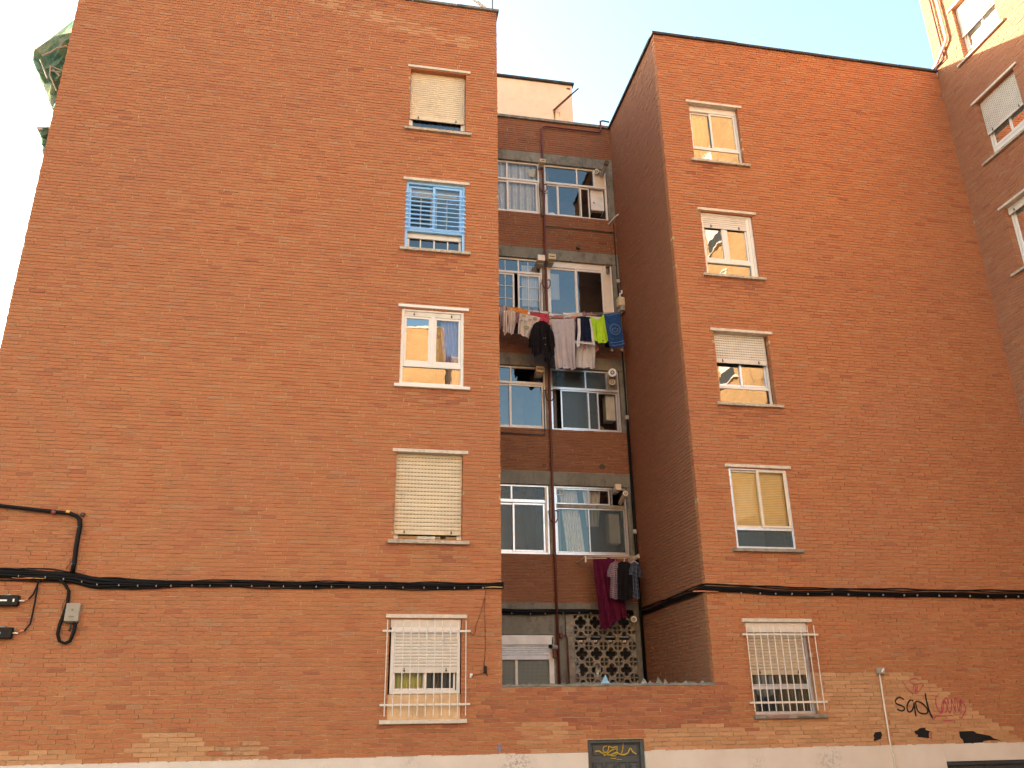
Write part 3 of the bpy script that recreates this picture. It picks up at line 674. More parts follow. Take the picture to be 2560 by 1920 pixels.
room(PB,u0,u1,z0,z1,.5,win,mat='room_dark')
# 2nd
u0,u1,z0,z1,win=bay(1,'L','second floor bay window of ribbed greenish glass','alu'); hbar(win,u0+.046,u1-.046,z0+1.14,.07,mat='alu',v=[(3.38,z0+1.18,z1-.04)])
sashes(PB,win,'alu',[(u0+.05,3.45,z0+.05,z0+1.10,.07,'glass_wired'),(3.40,u1-.09,z0+.05,z0+1.10,.045,'glass_wired')],w=.045); pane(PB,u0+.04,u1-.06,z0+1.17,z1-.045,.06,'glass_wired',win)
mb=MB(PB); mb.bbox(u1-.09,u1-.046,.02,.085,z0+.047,z1-.047,.004); mb.build('jamb','cream_metal',win); room(PB,u0,u1,z0,z1,.25,win)
u0,u1,z0,z1,win=bay(1,'R','second floor bay window with a grey curtain pulled aside','alu'); hbar(win,u0+.046,u1-.046,z0+1.06,.08,mat='concrete_light',v=[(5.62,z0+1.1,z1-.05)])
sashes(PB,win,'alu',[(u0+.04,5.12,z0+1.10,z1-.05,.04,'glass_clear'),(5.08,5.58,z0+1.10,z1-.05,.04,'glass_clear'),(u0+.04,5.10,z0+.05,z0+1.02,.05,'glass_clear'),(5.07,u1-.05,z0+.05,z0+1.02,.045,'glass_wired')],w=.03)
curtain(PB,4.46,4.86,z0,z1,.18,'curtain_grey',win,folds=7,lean=.15,amp=.022); curtain(PB,5.0,5.42,z0+.65,z1,.18,'curtain_grey',win,folds=4,lean=-.16,amp=.02,split=True)
mb=MB(PB); mb.bbox(5.58,5.82,.2,.45,z0+.30,z0+.95,.01); mb.build('boiler','boiler_white',win)
mb=MB(PB); frame(mb,4.375,4.53,z1-.2,z1-.055,.03,.045,.012); mb.build('vent_frame','boiler_white',win)
room(PB,u0,u1,z0,z1,.5,win,mat='room_dark')
# ground
mb=MB(PB); frame(mb,2.6,4.235,.1,1.46,.0,.06,.04); win=mb.build('window','pvc_white',BLD,label='ground floor bay window with its white shutter half down')
mb=MB(PB); mb.bbox(2.62,4.16,-.05,.02,1.27,1.455,.006); mb.bbox(4.10,4.20,-.02,.05,.1,1.20,.004); mb.build('shutter_box','boiler_white',win)
shutter(PB,2.64,4.10,.985,1.268,-.01,'tarp_white',win,pitch=.04,pins=False)
mb=MB(PB); mb.bbox(3.40,3.46,.005,.05,.1,.98,.012); mb.build('mullion','pvc_white',win); pane(PB,2.64,4.12,.1,.99,.045,'glass_frosted',win); room(PB,2.64,4.2,.1,1.4,.1,win)
# pierced concrete screen
def screen():
    cu=bpy.data.curves.new('screen','CURVE'); cu.dimensions='2D'; cu.fill_mode='BOTH'; cu.extrude=.045
    def sp(pts):
        s=cu.splines.new('POLY'); s.points.add(len(pts)-1); s.use_cyclic_u=True
        for p,q in zip(s.points,pts): p.co=(q[0],q[1],0,1)
    x0,x1,zt,zb=4.475,6.055,1.888,.12; c=.3105; sp([(x0,zb),(x1,zb),(x1,zt),(x0,zt)])
    cols=[4.475+.16+c*(i+.5)-.0 for i in range(5)]+[4.475+.02]
    for r in range(6):
        cz=1.873-c/2-c*r
        for cx in cols[:5]:
            if cx+c/2>x1+.25: continue
            L=.057; dd=.069; pts=[]
            for q in range(4):
                ax=math.pi/2*q
                for k in range(9):
                    a=ax-math.radians(118)+math.radians(236)*k/8
                    pts.append((dd*math.cos(ax)+L*math.cos(a),dd*math.sin(ax)+L*math.sin(a)))
            clip=[(cx+x,cz+z) for x,z in pts]
            if cz-.12>zb and cx+.125<x1: 
                if not(r==0 and cx>5.8): sp(clip)
            for sx in(-1,1):
                for sz in(-1,1):
                    A=[(.143,.143),(.143,.074),(.113,.076),(.089,.089),(.076,.113),(.074,.143)]
                    q=[(cx+sx*x,cz+sz*z) for x,z in A]
                    if min(p[1] for p in q)>zb+.01 and max(p[0] for p in q)<x1-.01 and not(r==0 and cx>5.8): sp(q)
        # half block on the left edge
        A=[(.01,.03),(.05,.03),(.075,.012),(.085,-.0),(.075,-.012),(.05,-.03),(.01,-.03)]
    ob=bpy.data.objects.new('tmp',cu); COL.objects.link(ob)
    dg=bpy.context.evaluated_depsgraph_get(); me=bpy.data.meshes.new_from_object(ob.evaluated_get(dg))
    mb=MB(); mb.add([(v.co.x,3.46-v.co.z,v.co.y) for v in me.vertices],[tuple(p.vertices) for p in me.polygons])
    bpy.data.objects.remove(ob); bpy.data.meshes.remove(me)
    # raised joints between blocks
    return mb
mb=screen(); c=.3105
for i in range(6):
    x=4.635+c*i
    if x<6.05: mb.box(x-.004,x+.004,3.411,3.42,.12,1.885,1)
for r in range(1,6): mb.box(4.48,6.05,3.412,3.42,1.873-c*r-.004,1.873-c*r+.004,1)
scr=mb.build('pierced_screen',['concrete_light','coping'],BLD,label='pierced concrete block screen with four-lobed openings')
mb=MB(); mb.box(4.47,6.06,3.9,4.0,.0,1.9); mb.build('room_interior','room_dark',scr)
mb=MB(); mb.bbox(4.6,6.0,3.6,3.75,1.33,1.38,.01); mb.bbox(4.62,5.98,3.7,3.8,1.44,1.47,.005); mb.build('shelf','boiler_white',scr)
mb=MB(); mb.tube([(5.18,3.65,.5),(5.18,3.65,.95)],.06,10); mb.tube([(5.98,3.65,.5),(5.98,3.65,.95)],.05,10); mb.tube([(4.7,3.68,.5),(4.7,3.68,.72),(4.7,3.68,.92),(4.7,3.68,1.02)],[.1,.12,.09,.05],12); mb.build('canister','tarp_white',scr,smooth=True)
# ------------------------------------------------------------------ door and garage opening
mb=MB(); mb.box(3.88,4.82,.095,.13,-2.45,-.42,0); mb.bbox(3.884,3.94,.03,.094,-2.45,-.424,.004); mb.bbox(4.76,4.816,.03,.094,-2.45,-.424,.004); mb.bbox(3.942,4.758,.031,.094,-.47,-.424,.004)
door=mb.build('door','door_grey',BLD,label='dark grey panelled metal door with a yellow scribble')
mb=MB()
for i in range(4):
    for j in range(6):
        x=3.985+i*.195; z=-.70-j*.27-.2*0
        if j==0: continue
        zc=-.55-j*.20
        frame(mb,x,x+.165,zc-.17,zc,.078,.094,.012); mb.bbox(x+.035,x+.13,.072,.094,zc-.135,zc-.035,.012)
frame(mb,3.985,4.36,-.655,-.49,.080,.094,.012); frame(mb,4.38,4.735,-.655,-.49,.080,.094,.012)
mb.build('door_panel','door_grey',door)
mb=MB(); mb.bbox(4.68,4.72,.03,.094,-1.5,-1.36,.006); mb.build('handle','alu',door)
mb=MB(); mb.box(10.15,XC,.04,.1,-2.45,-.872,0); mb.bbox(10.15,XC,-.01,.04,-.93,-.874,.004)
for i in range(14): mb.bbox(10.3+i*.21,10.48+i*.21,.03,.05,-2.3,-.95,.004)
mb.build('garage_door','garage_dark',BLD,label='dark metal shutter in the plinth at the right')
# ------------------------------------------------------------------ graffiti
def K(ox,oy,s): return lambda x,y:(ox+x/s,oy+y/s)
def stroke(mb,pts,w,f,y=-.0055,jit=.0):
    P=[Vector((*at(*f(*p)),)) for p in pts]; w*=1.35
    # smooth
    for _ in range(2):
        Q=[P[0]]
        for a,b in zip(P,P[1:]): Q+= [a*.75+b*.25,a*.25+b*.75]
        P=Q+[P[-1]]
    V=[];F=[]
    for i,p in enumerate(P):
        d=(P[min(i+1,len(P)-1)]-P[max(i-1,0)]); d=d.normalized() if d.length>0 else Vector((1,0)); n=Vector((-d.y,d.x))
        ww=w*(1+random.uniform(-jit,jit))*(.75 if i in(0,len(P)-1) else 1)
        V+=[(p.x+n.x*ww/2,y,p.y+n.y*ww/2),(p.x-n.x*ww/2,y,p.y-n.y*ww/2)]
    for i in range(len(P)-1): F.append((2*i,2*i+1,2*i+3,2*i+2))
    mb.add(V,F); return mb
def blob(mb,pts,f,y=-.0055):
    P=[at(*f(*p)) for p in pts]; mb.add([(x,y,z) for x,z in P],[tuple(range(len(P)))])
G=K(2100,1600,4.809)
mb=MB()
stroke(mb,[(765,715),(720,685),(680,700),(655,745),(690,775),(745,790),(775,815),(770,845),(730,855),(685,830)],.019,G,jit=.15)
stroke(mb,[(880,735),(845,715),(810,760),(800,820),(825,875),(870,845),(890,770),(885,740),(900,850),(912,920)],.019,G,y=-.006,jit=.15)
stroke(mb,[(905,740),(915,810),(940,870),(1000,890),(1055,880),(1050,830),(1000,770),(940,735),(905,740)],.019,G,y=-.0065,jit=.15)
stroke(mb,[(1022,640),(1030,700),(1050,790),(1080,880),(1110,940)],.024,G,y=-.007,jit=.15)
mb.build('graffiti','spray_black',BLD,label='black spray-painted tag')
mb=MB()
stroke(mb,[(1180,680),(1155,665),(1145,720),(1155,790),(1180,850),(1210,885),(1235,860),(1240,780),(1255,700),(1290,690),(1300,760),(1285,850),(1262,870)],.013,G,jit=.3)
stroke(mb,[(1215,880),(1220,780),(1250,700),(1310,880),(1330,870),(1340,760),(1335,690),(1365,800),(1385,870)],.012,G,y=-.006,jit=.3)
stroke(mb,[(1385,870),(1380,760),(1375,700),(1400,690),(1410,800),(1430,890),(1440,700),(1455,780),(1450,890)],.012,G,y=-.0065,jit=.3)
stroke(mb,[(1440,710),(1480,760),(1520,830),(1480,890),(1470,940),(1430,930)],.013,G,y=-.007,jit=.3)
stroke(mb,[(1130,915),(1220,915),(1340,905),(1360,920)],.010,G,jit=.3); stroke(mb,[(1240,970),(1360,965)],.012,G,jit=.3); stroke(mb,[(1110,960),(1150,925)],.012,G,y=-.0062)
mb.build('graffiti','spray_pink',BLD,label='pink spray-painted scribble beside the black tag')
mb=MB()
stroke(mb,[(765,520),(800,580),(850,630),(905,650),(950,620),(1000,540),(1000,515),(940,530),(860,525),(830,500),(850,470),(910,455),(940,480)],.011,G,jit=.3)
stroke(mb,[(905,540),(905,600),(900,645)],.010,G,y=-.006); stroke(mb,[(930,540),(915,640),(870,600),(890,540)],.010,G,y=-.0062,jit=.3)
mb.build('graffiti','spray_pink',BLD,label='pink arrow-like spray scribble above the black tag')
for lab,pts in (('small',[(400,1150),(420,1110),(490,1100),(505,1140),(490,1190),(410,1215),(398,1200),(412,1180)]),
                ('middle',[(888,1095),(925,1085),(960,1060),(1025,1052),(1025,1080),(1075,1095),(1065,1130),(1070,1180),(930,1165),(935,1140),(905,1130)]),
                ('long',[(1430,1100),(1600,1095),(1640,1120),(1800,1150),(1850,1185),(1940,1210),(1800,1205),(1720,1215),(1720,1240),(1590,1245),(1580,1262),(1490,1255),(1475,1200),(1440,1170)])):
    mb=MB(); blob(mb,pts,G); mb.build('graffiti','spray_black',BLD,label={'small':'small black painted-out blot beside the conduit','middle':'black painted-out blot below the tags','long':'long black painted-out smear above the plinth'}[lab])
mb=MB(); stroke(mb,[(1075,1095),(1100,1110),(1085,1150),(1110,1190),(1060,1170)],.010,G); mb.build('graffiti','spray_pink',BLD,label='pink curl beside the middle black blot')
mb=MB(); stroke(mb,[(0,1285),(100,1288),(205,1280)],.05,G,y=-.004,jit=.2); mb.build('old_paint','old_paint',BLD)
mb=MB(); stroke(mb,[(1580,1250),(1750,1240),(1850,1215),(2040,1240)],.03,G,y=-.004,jit=.4); mb.build('old_paint','old_paint',BLD)
T=K(0,1620,2.458)
mb=MB()
for (x0_,x1_,y_) in ((1490,1600,588),(1320,1420,620),(1430,1540,620),(1545,1655,620),(1370,1480,648),(1485,1590,648),(1595,1700,648),(1310,1420,682),(1430,1530,680),(1540,1645,677),(120,300,690),(310,420,688),(360,470,700),(110,280,712)):
    if y_>683: continue
    a=at(*T(x0_,y_)); b=at(*T(x1_,y_)); 
    mb.quad((a[0],-.0045,a[1]-.026),(b[0],-.0045,a[1]-.026),(b[0],-.0045,a[1]+.026),(a[0],-.0045,a[1]+.026))
mb.build('old_paint','old_paint',BLD,label='yellowish overpainted bricks just above the plinth')
E1=K(1200,1460,3.456)
mb=MB()
for q,wd in (([(1005,1450),(1040,1440),(1080,1475),(1150,1480),(1190,1450),(1230,1480),(1290,1470),(1310,1410),(1330,1450),(1365,1472)],.014),
          ([(1110,1400),(1080,1405),(1070,1440),(1100,1465),(1125,1430),(1120,1400),(1160,1420),(1200,1400),(1195,1450)],.013),
          ([(1130,1480),(1170,1490),(1200,1470)],.010),([(1250,1370),(1245,1440),(1230,1475)],.010),([(1140,1508),(1180,1510),(1190,1505)],.008),([(1195,1518),(1240,1518)],.007),([(1075,1455),(1085,1490),(1110,1470),(1140,1440),(1190,1425)],.011)):
    stroke(mb,q,wd,E1,y=.074,jit=.25)
mb.build('graffiti','spray_yellow',door)
mb=MB(); stroke(mb,[(165,1375),(172,1470)],.022,E1,jit=.3); stroke(mb,[(130,1425),(205,1425)],.008,E1,y=-.006); mb.build('graffiti','spray_blue',BLD,label='faint blue daub at the plinth edge')
Q=K(1760,1100,2.183)
mb=MB()
for i in range(9):
    x=340+i*13; stroke(mb,[(x,1508),(x+6,1520),(x+12,1507)],.007,Q,y=-.0615,jit=.3)
mb.build('graffiti','spray_pink',win if False else BLD,label='pink scribble on the window sill')
mb=MB()
for i in range(8):
    x=502+i*12; stroke(mb,[(x,1520),(x+5,1505),(x+10,1520)],.007,Q,y=-.0615,jit=.3)
mb.build('graffiti','spray_black',BLD,label='black scribble on the window sill')
# ------------------------------------------------------------------ stair penthouse behind the recess
pa=at(1242,184,6); pb=at(1431,211,6)
mb=MB(); mb.bbox(-4.5,5.33,4,9.5,14.2,16.06,.01); ph=mb.build('penthouse','peach_plaster',BLD,label='peach rendered rooftop stair house')  # unseen left part stretched to keep sun off the recess side wall
mb=MB(); mb.bbox(-4.6,5.38,3.93,9.6,16.062,16.13,.01); mb.build('coping','coping_dark',ph)
A2=K(1140,0,4.879)
a=at(*A2(1190,1350),4); b=at(*A2(1410,1150),3.6); c_=at(*A2(1495,1078),3.45)
mb=MB(); mb.tube([(a[0],3.99,a[1]),(b[0],3.6,b[1])],.030,6); mb.tube([(b[0],3.6,b[1]),(c_[0],3.45,c_[1])],.021,6)
mb.build('steel_bar','rust_bar',label='rusty steel bar jutting from the peach stair house wall',cat='bar')
mb=MB()
for (x,wd,h) in ((a[0]+.01,.022,.45),(a[0]+.03,.03,.30),(a[0]+.16,.02,.16),(a[0]+.10,.012,.08)):
    V=[];n=8
    for i in range(n+1):
        z=a[1]-.02-h*i/n; ww=wd*(1-.7*i/n)*(1+.2*math.sin(i*2)); V+=[(x-ww,3.996,z),(x+ww,3.996,z)]
    mb.add(V,[(2*i,2*i+1,2*i+3,2*i+2) for i in range(n)])
simple('rust_stain',(.60,.34,.13),.9,var=.2,sc=9)
mb.build('rust_stain','rust_stain',ph)
mb=MB(); q=at(*A2(1370,1085),4); mb.bbox(q[0]-.05,q[0]+.05,3.98,4.0,q[1]-.02,q[1]+.02,.003); mb.build('air_brick','rust_bar',ph)
# ------------------------------------------------------------------ tower block on the right
brickwall('brick_wall',PR,.0,5.2,2.2,24,[(.86,2.0,z,z+1.5) for z in (2.84,5.59,8.38,11.14,13.86,16.65,19.4)],TB,flip=True,seed=21,dark=.05,bm='brick_tower',label='near part of the long side wall')
mb=MB(); part_boxes([(XC+.012,XC+.14,-5.2,-.01,-2.45,2.195),(XC+.015,34,-14.0,-13.8,-2.45,24),(XC+.15,34,-.02,.15,-2.45,23.9)],'brick_wall','brick_flat',TB); part_boxes([(XC+.012,XC+.14,-13.8,-5.21,-2.45,24)],'brick_wall','brick_yellow',TB); part_boxes([(XC+.15,34,-13.7,-.03,23.9,24)],'roof','concrete',TB)
mb=MB(); mb.bbox(XC-.06,34,-14.1,.06,24.002,24.1,.01); mb.build('coping','coping_dark',TB)
TZ=[2.84,5.59,8.38,11.14,13.86,16.65]
for k,z in enumerate(TZ):
    u0,u1,z0,z1=.86,2.0,z,z+1.44
    if k<2 or k>4:
        continue
    lab={2:'tower window with its shutter rolled right up and pale curtains',3:'tower window with a shutter two thirds down and tan curtains',4:'sunlit tower window with its shutter half down'}[k]
    win=outer(PR,u0,u1,z0,z1+.06,.14,'pvc_white',lab,flip=True,w=.04)
    trim(PR,u0,u1,z0,z1+.06,win,flip=True,lu=(-.12,.12),su=(-.2,.14))
    zt=z0+.26
    mb=MB(PR,True); mb.bbox(u0+.041,u1-.041,.145,.2,zt,zt+.045,.003)
    if k!=4: mb.bbox(u0+.042,u1-.042,.15,.18,z0+.042,zt-.002,.003)
    mb.build('transom','pvc_white',win)
    shutter(PR,u0+.01,u1-.01,(z1-.12,z0+.62,z0+.66)[k-2],z1+.055,.10,'shutter_white',win,flip=True,slots=(.05,.02) if k==3 else None)
    sashes(PR,win,'pvc_white',[(u0+.045,u0+.62,zt+.046,z1,.165,'glass_clear'),(u0+.56,u1-.045,zt+.046,z1,.15,'glass_clear')],flip=True)
    if k==4: pane(PR,u0+.04,u1-.04,z0+.03,zt,.17,'glass',win,True)
    curtain(PR,u0+.08,u1-.05,z0,z1,.30,('lace','curtain_tan','curtain_dark')[k-2],win,folds=8,flip=True,amp=.03); room(PR,u0,u1,z0,z1+.06,.38,win,flip=True,mat='room_dark')
# plain shuttered windows farther along the tower, seen mirrored in the panes
for u in (7.6,12.3):
    for z in (-.1,2.84,5.59,8.38,11.14,13.86,16.65,19.4):
        mb=MB(PR,True); mb.bbox(u-.7,u+.7,-.05,.03,z+1.5,z+1.56,.004); mb.bbox(u-.7,u+.7,-.07,.03,z-.06,z,.004,); mb.bbox(u-.58,u+.58,-.015,.02,z+.5,z+1.5,.004); mb.box(u-.58,u+.58,-.004,.02,z,z+.5,1); win=mb.build('window',['shutter_white','room_dark'],TB)
# tower pipes
G5=K(2200,0,2.183)
def atx(px,py,X=XC):
    v=RT*((px-1280)/2110)-UP*((py-960)/2110)+FW; t=X/v.x; return (v.y*t-14,v.z*t)
def tpipe(pts,r,mat,off,label):
    mb=MB(); P=[(XC-off,*atx(*G5(*p),XC-off)) for p in pts]; mb.tube(P,r,8); mb.build('pipe',mat,label=label,cat='pipe',smooth=True)
z5=24
p=[atx(*G5(*q),XC-.05) for q in ((275,0),(350,320),(300,388))]
mb=MB(); yy=p[1][0]; mb.tube([(XC-.05,yy,23.9),(XC-.05,yy,p[1][1]+.06),(XC-.05,yy+.02,p[1][1]),(XC-.05,-.05,14.36),(XC-.05,.3,14.30)],.022,8); mb.build('gas_pipe','red_pipe',label='thin dark red pipe climbing the sunlit corner of the tower',cat='pipe',smooth=True)
mb=MB(); yy-=.22; mb.tube([(XC-.06,yy,23.9),(XC-.06,yy,p[1][1]+.42),(XC-.06,yy+.03,p[1][1]+.36),(XC-.06,-.12,14.40),(XC-.06,.2,14.34)],.035,8); mb.build('drain_pipe','cream_metal',label='thicker cream pipe beside the red pipe on the tower corner',cat='pipe',smooth=True)
# ------------------------------------------------------------------ block across the street, lit by the sun and mirrored in the windows
OB=empty('apartment_building',(0,-42,-1.6),'long ochre brick apartment block standing across the street, mirrored in the window panes','building')
mb=MB()
OBX=[(-26,5.6,-38,24.3),(5.61,10,-38.6,22.6)]
mb=MB(); mb.box(10.01,24,-46,-39,-1.6,8); mb.build('brick_wall','brick_flat',OB)  # unseen right part in darker brick, to cut bounce light on the right
for a,b in ((-26,5.5),(5.6,24)): mb=MB(); mb.bbox(a,b,-38.5,-37.9,-1.6,2.6,.02); mb.build('bounce_blocker','grey_pipe',OB)  # unseen dark base, added to cut bounce light on the lower facade
for a,b,y,h in OBX:
    mb=MB(); mb.box(a,b,-46,y,-1.6,h); mb.build('brick_wall','brick_yellow',OB); mb=MB(); mb.bbox(a-.0,b+.005,-46.1,y+.1,h+.002,h+.2,.01); mb.build('coping','white_stone',OB)
for i in range(11):
    for k in range((5 if i==7 else 8) if i<9 else 3):
        x=-24+i*4.1; y=-38 if x<5 else -38.6 if x<9.4 else -39; z=.6+k*2.8
        mb=MB(); mb.bbox(x-.7,x+.7,y-.02,y+.05,z+1.5,z+1.57,.004); mb.bbox(x-.7,x+.7,y-.02,y+.08,z-.07,z,.004); mb.box(x-.6,x+.6,y-.01,y+.02,z+.0,z+1.499,1); mb.bbox(x-.6,x+.6,y+.02,y+.04,z+(.4 if (i*k)%3 else .9),z+1.499,.004)
        mb.build('window',['shutter_white','room_dark'],OB)
# ------------------------------------------------------------------ netted balconies sticking out beyond the left corner
def netting(pts,y0,y1,label,base):
    me=[at(px,py,y0) for px,py in pts]
    t_=empty('balcony_net',(me[0][0],(y0+y1)/2,min(z for x,z in me)),label,'balcony netting')
    n=len(me); mb=MB(); rnd=random.Random(len(pts)); L=9; V=[]
    for j in range(L+1):
        b=j/L; s=1-.10*abs(2*b-1)**2
        for i,(x,z) in enumerate(me):
            xx=min(x,XL-.02)if i not in(0,n-1) else XL+.0
            V.append((xx+rnd.uniform(-.03,.03),y0+(y1-y0)*b+rnd.uniform(-.05,.05),z*1+rnd.uniform(-.03,.03)))
    F=[]
    for j in range(L):
        for i in range(n-1): F.append((j*n+i,j*n+i+1,(j+1)*n+i+1,(j+1)*n+i))
    mb.add(V,F)
    # net face towards the street, wrinkled
    cx=XL-.0; cz=sum(z for x,z in me)/n; R_=7; V=[];F=[]
    for r in range(R_+1):
        for i,(x,z) in enumerate(me):
            f=r/R_; V.append((min(XL,x+(cx-x)*f+rnd.uniform(-.03,.03)*(r>0)),y0-.04+(.22*math.sin(i*2.1+r*1.7)+rnd.uniform(-.14,.14))*min(1,f*4),z+(cz-z)*f))
    for r in range(R_):
        for i in range(n-1): F.append((r*n+i,r*n+i+1,(r+1)*n+i+1,(r+1)*n+i))
    mb.add(V,F); mb.build('net','green_net',t_)
    return t_,me
m,t,b=newmat('green_net')
c=ramp(t,noise(t,2.4,6,.75,stretch=(1,1,.5)),[(.35,(.05,.12,.10)),(.47,(.10,.21,.15)),(.56,(.22,.28,.18)),(.66,(.34,.30,.22))])
t.links.new(c,b.inputs['Base Color']); b.inputs['Roughness'].default_value=.8; bump(t,b,noise(t,7,6,.8,stretch=(1,1,.35)),.12,1)
b2=N(t,'ShaderNodeBsdfTranslucent'); t.links.new(c,b2.inputs[0]); mx=N(t,'ShaderNodeMixShader'); mx.inputs[0].default_value=.35
o_=[x for x in t.nodes if x.type=='OUTPUT_MATERIAL'][0]; t.links.new(b.outputs[0],mx.inputs[1]); t.links.new(b2.outputs[0],mx.inputs[2]); t.links.new(mx.outputs[0],o_.inputs[0])
t1,me=netting([(190,50),(135,92),(88,128),(84,148),(92,178),(100,188),(103,203),(111,214),(114,228),(121,238),(122,252),(132,270),(150,250)],1.6,2.7,'crumpled green debris netting bulging out near the roof beyond the left corner',0)
L8=K(60,40,4.608)
def p3(x,y,Y): a=at(*L8(x,y),Y); return (a[0],Y,a[1])
mb=MB(); mb.tube([p3(210,455,1.35),p3(300,420,1.35),(p3(380,370,1.35)),p3(500,345,1.35)],.02,6); mb.build('rope','box_grey',t1)
for q in (((305,575),(450,635)),((305,575),(295,690)),((300,690),(375,860)),((310,630),(420,650)),((185,500),(270,720)),((330,610),(410,690))):
    mb=MB(); mb.tube([p3(*q[0],1.38),p3(*q[1],1.38)],.014,6); mb.build('pole','box_grey',t1)
t2,me=netting([(128,318),(98,325),(100,335),(103,345),(105,352),(104,362),(108,370),(106,380),(110,392),(118,380)],2.0,2.9,'small green net and tin hood beyond the left corner, lower down',0)
mb=MB(); x,z=at(98,325,2.); mb.bbox(x-.02,XL-.02,1.9,3.6,z-.05,z+.03,.01); mb.build('hood','flue_grey',t2)
# ------------------------------------------------------------------ roof clutter
mb=MB(); x,z=at(1231,26,.3); mb.tube([(x,.3,14.25),(x,.3,16.4)],.016,6); ant=mb.build('antenna_mast','grey_pipe',label='thin metal mast standing on the left roof corner',cat='mast')
yg=empty('yagi_antenna',(2.0,1.2,14.3),'small television antenna showing over the left parapet','antenna')
a=at(*A2(240,18),1.2); b=at(*A2(345,105),1.2)
mb=MB(); mb.tube([(a[0]-.1,1.2,a[1]+.15),(b[0],1.2,b[1]-.05)],.010,6); mb.build('boom','flue_grey',yg)
for i in range(6):
    f=i/5; x=a[0]+(b[0]-a[0])*f; z=a[1]+(b[1]-a[1])*f
    mb=MB(); mb.tube([(x-.10,1.2-.05,z-.02),(x+.10,1.2+.05,z+.06)],.013,6); mb.build('element','flue_grey',yg)
mb=MB(); mb.tube([(b[0],1.2,14.2),(b[0],1.2,b[1])],.018,6); mb.build('mast','flue_grey',yg)
# ------------------------------------------------------------------ cables
def at3(px,py,Y=0.): a=at(px,py,Y); return (a[0],Y,a[1])
def clampset(root,fn,n,x0,x1,rnd):
    for i in range(n):
        x=x0+(x1-x0)*(i+rnd.uniform(-.25,.25)+.5)/n; p=fn(x)
        mb=MB(); s=.016; mb.bbox(p[0]-.007,p[0]+.007,p[1]-.052,p[1]-.02,p[2]-.05,p[2]-.02,.002); mb.build('cable_tie','steel_tie',root)
def cablerun(root,fn,x0,x1,strands,step=.12,seed=1,name='cable'):
    rnd=random.Random(seed)
    for (dz,dy,r,am,mat) in strands:
        pts=[]; x=x0; ph=rnd.uniform(0,9); k1=rnd.uniform(2,4); k2=rnd.uniform(6,9)
        while x<x1+1e-6:
            p=fn(x); w_=am*(math.sin(ph+k1*x)+.5*math.sin(k2*x+ph*2)); q_=max(0,min(1,(x1-x)/1.3)) if x1<0 else 1; q_=q_*q_*(3-2*q_); pts.append((p[0],p[1]+.012*(1-q_)+dy*q_,p[2]+(dz+w_)*q_)); x+=step
        mb=MB(); mb.tube(pts,r,7); mb.build(name,mat,root,smooth=True)
def fL(x):
    P=[(-6,2.08),(-5.1,2.035),(-4.4,2.02),(-4.1,1.99),(-3.7,1.92),(-3.0,1.91),(-2.2,1.925),(0,1.93),(1.4,1.935),(2.2,1.945),(2.62,1.955)]
    for (a,b),(c,d) in zip(P,P[1:]):
        if x<=c: f=(x-a)/(c-a); f=f*f*(3-2*f); return (x,-.03,b+(d-b)*f)
    return (x,-.03,1.955)
cb=empty('cable_bundle',(-1.6,-.03,1.9),'thick black cable bundle running along the left facade above the ground floor window','cable bundle')
cablerun(cb,fL,-5.85,2.58,[(0,0,.030,.004,'black_rubber'),(.035,-.004,.015,.008,'black_rubber'),(-.032,-.006,.013,.007,'black_rubber'),(.052,.006,.009,.011,'black_rubber'),(-.052,.004,.007,.012,'black_rubber'),(.020,-.026,.012,.012,'black_rubber')],seed=3)
cablerun(cb,fL,-5.85,-2.2,[(-.045,-.012,.022,.012,'black_rubber'),(.04,-.014,.020,.010,'black_rubber'),(-.088,.0,.011,.01,'black_rubber'),(.078,.0,.010,.012,'black_rubber'),(-.02,-.03,.018,.008,'black_rubber'),(-.07,.004,.013,.012,'black_rubber'),(.062,.0,.012,.012,'black_rubber')],seed=5)
cablerun(cb,fL,-4.9,-3.4,[(-.05,-.03,.006,.02,'yellow_tube'),(-.03,-.035,.005,.03,'orange_tube')],seed=6)
clampset(cb,fL,30,-5.7,2.4,random.Random(2))
mb=MB(); mb.tube([(2.22,-.036,1.925),(2.38,-.045,1.93),(2.53,-.045,1.925)],.012,6); mb.build('conduit_end','yellow_tube',cb,smooth=True)
# downlead from the span wire
Ld=K(0,1200,3.456)
def run3(pts,Y,f=Ld): return [at3(*f(*p),Y) for p in pts]
dl=empty('cable_downlead',at3(*Ld(620,790),-.03),'black cable bundle arriving from the left and dropping down to the main bundle','cable bundle')
for (dx,dy,r,y) in ((0,0,.030,-.06),(14,-6,.014,-.05),(-14,6,.012,-.055)):
    mb=MB(); pts=[(-200,190),(0,222),(200,245),(440,272),(600,288),(660,310),(690,345),(690,400),(670,500),(655,600),(640,720),(625,800)]
    P=run3([(x+(dx if x>600 else 0),yv+(0 if x>600 else dy*.6)) for x,yv in pts],y); mb.tube(P,r,8); mb.build('cable','black_rubber',dl,smooth=True)
for x0_,x1_,mt in ((450,485,'red_tape'),(575,605,'yellow_tube')):
    mb=MB(); a=at3(*Ld(x0_,273),-.06); b=at3(*Ld(x1_,283),-.06); mb.tube([a,b],.034,10); mb.build('tape',mt,dl,smooth=True)
mb=MB(); P=run3([(690,300),(715,300),(720,290)],-.04); mb.tube(P,.014,6); mb.bbox(P[1][0]-.02,P[1][0]+.025,-.07,-.0,P[1][2]-.02,P[1][2]+.03,.004); mb.build('anchor_bracket','grey_pipe',dl)
mb=MB(); mb.tube(run3([(610,680),(605,720),(570,770)],-.05),.008,6); mb.build('cable','red_tape',dl,smooth=True)
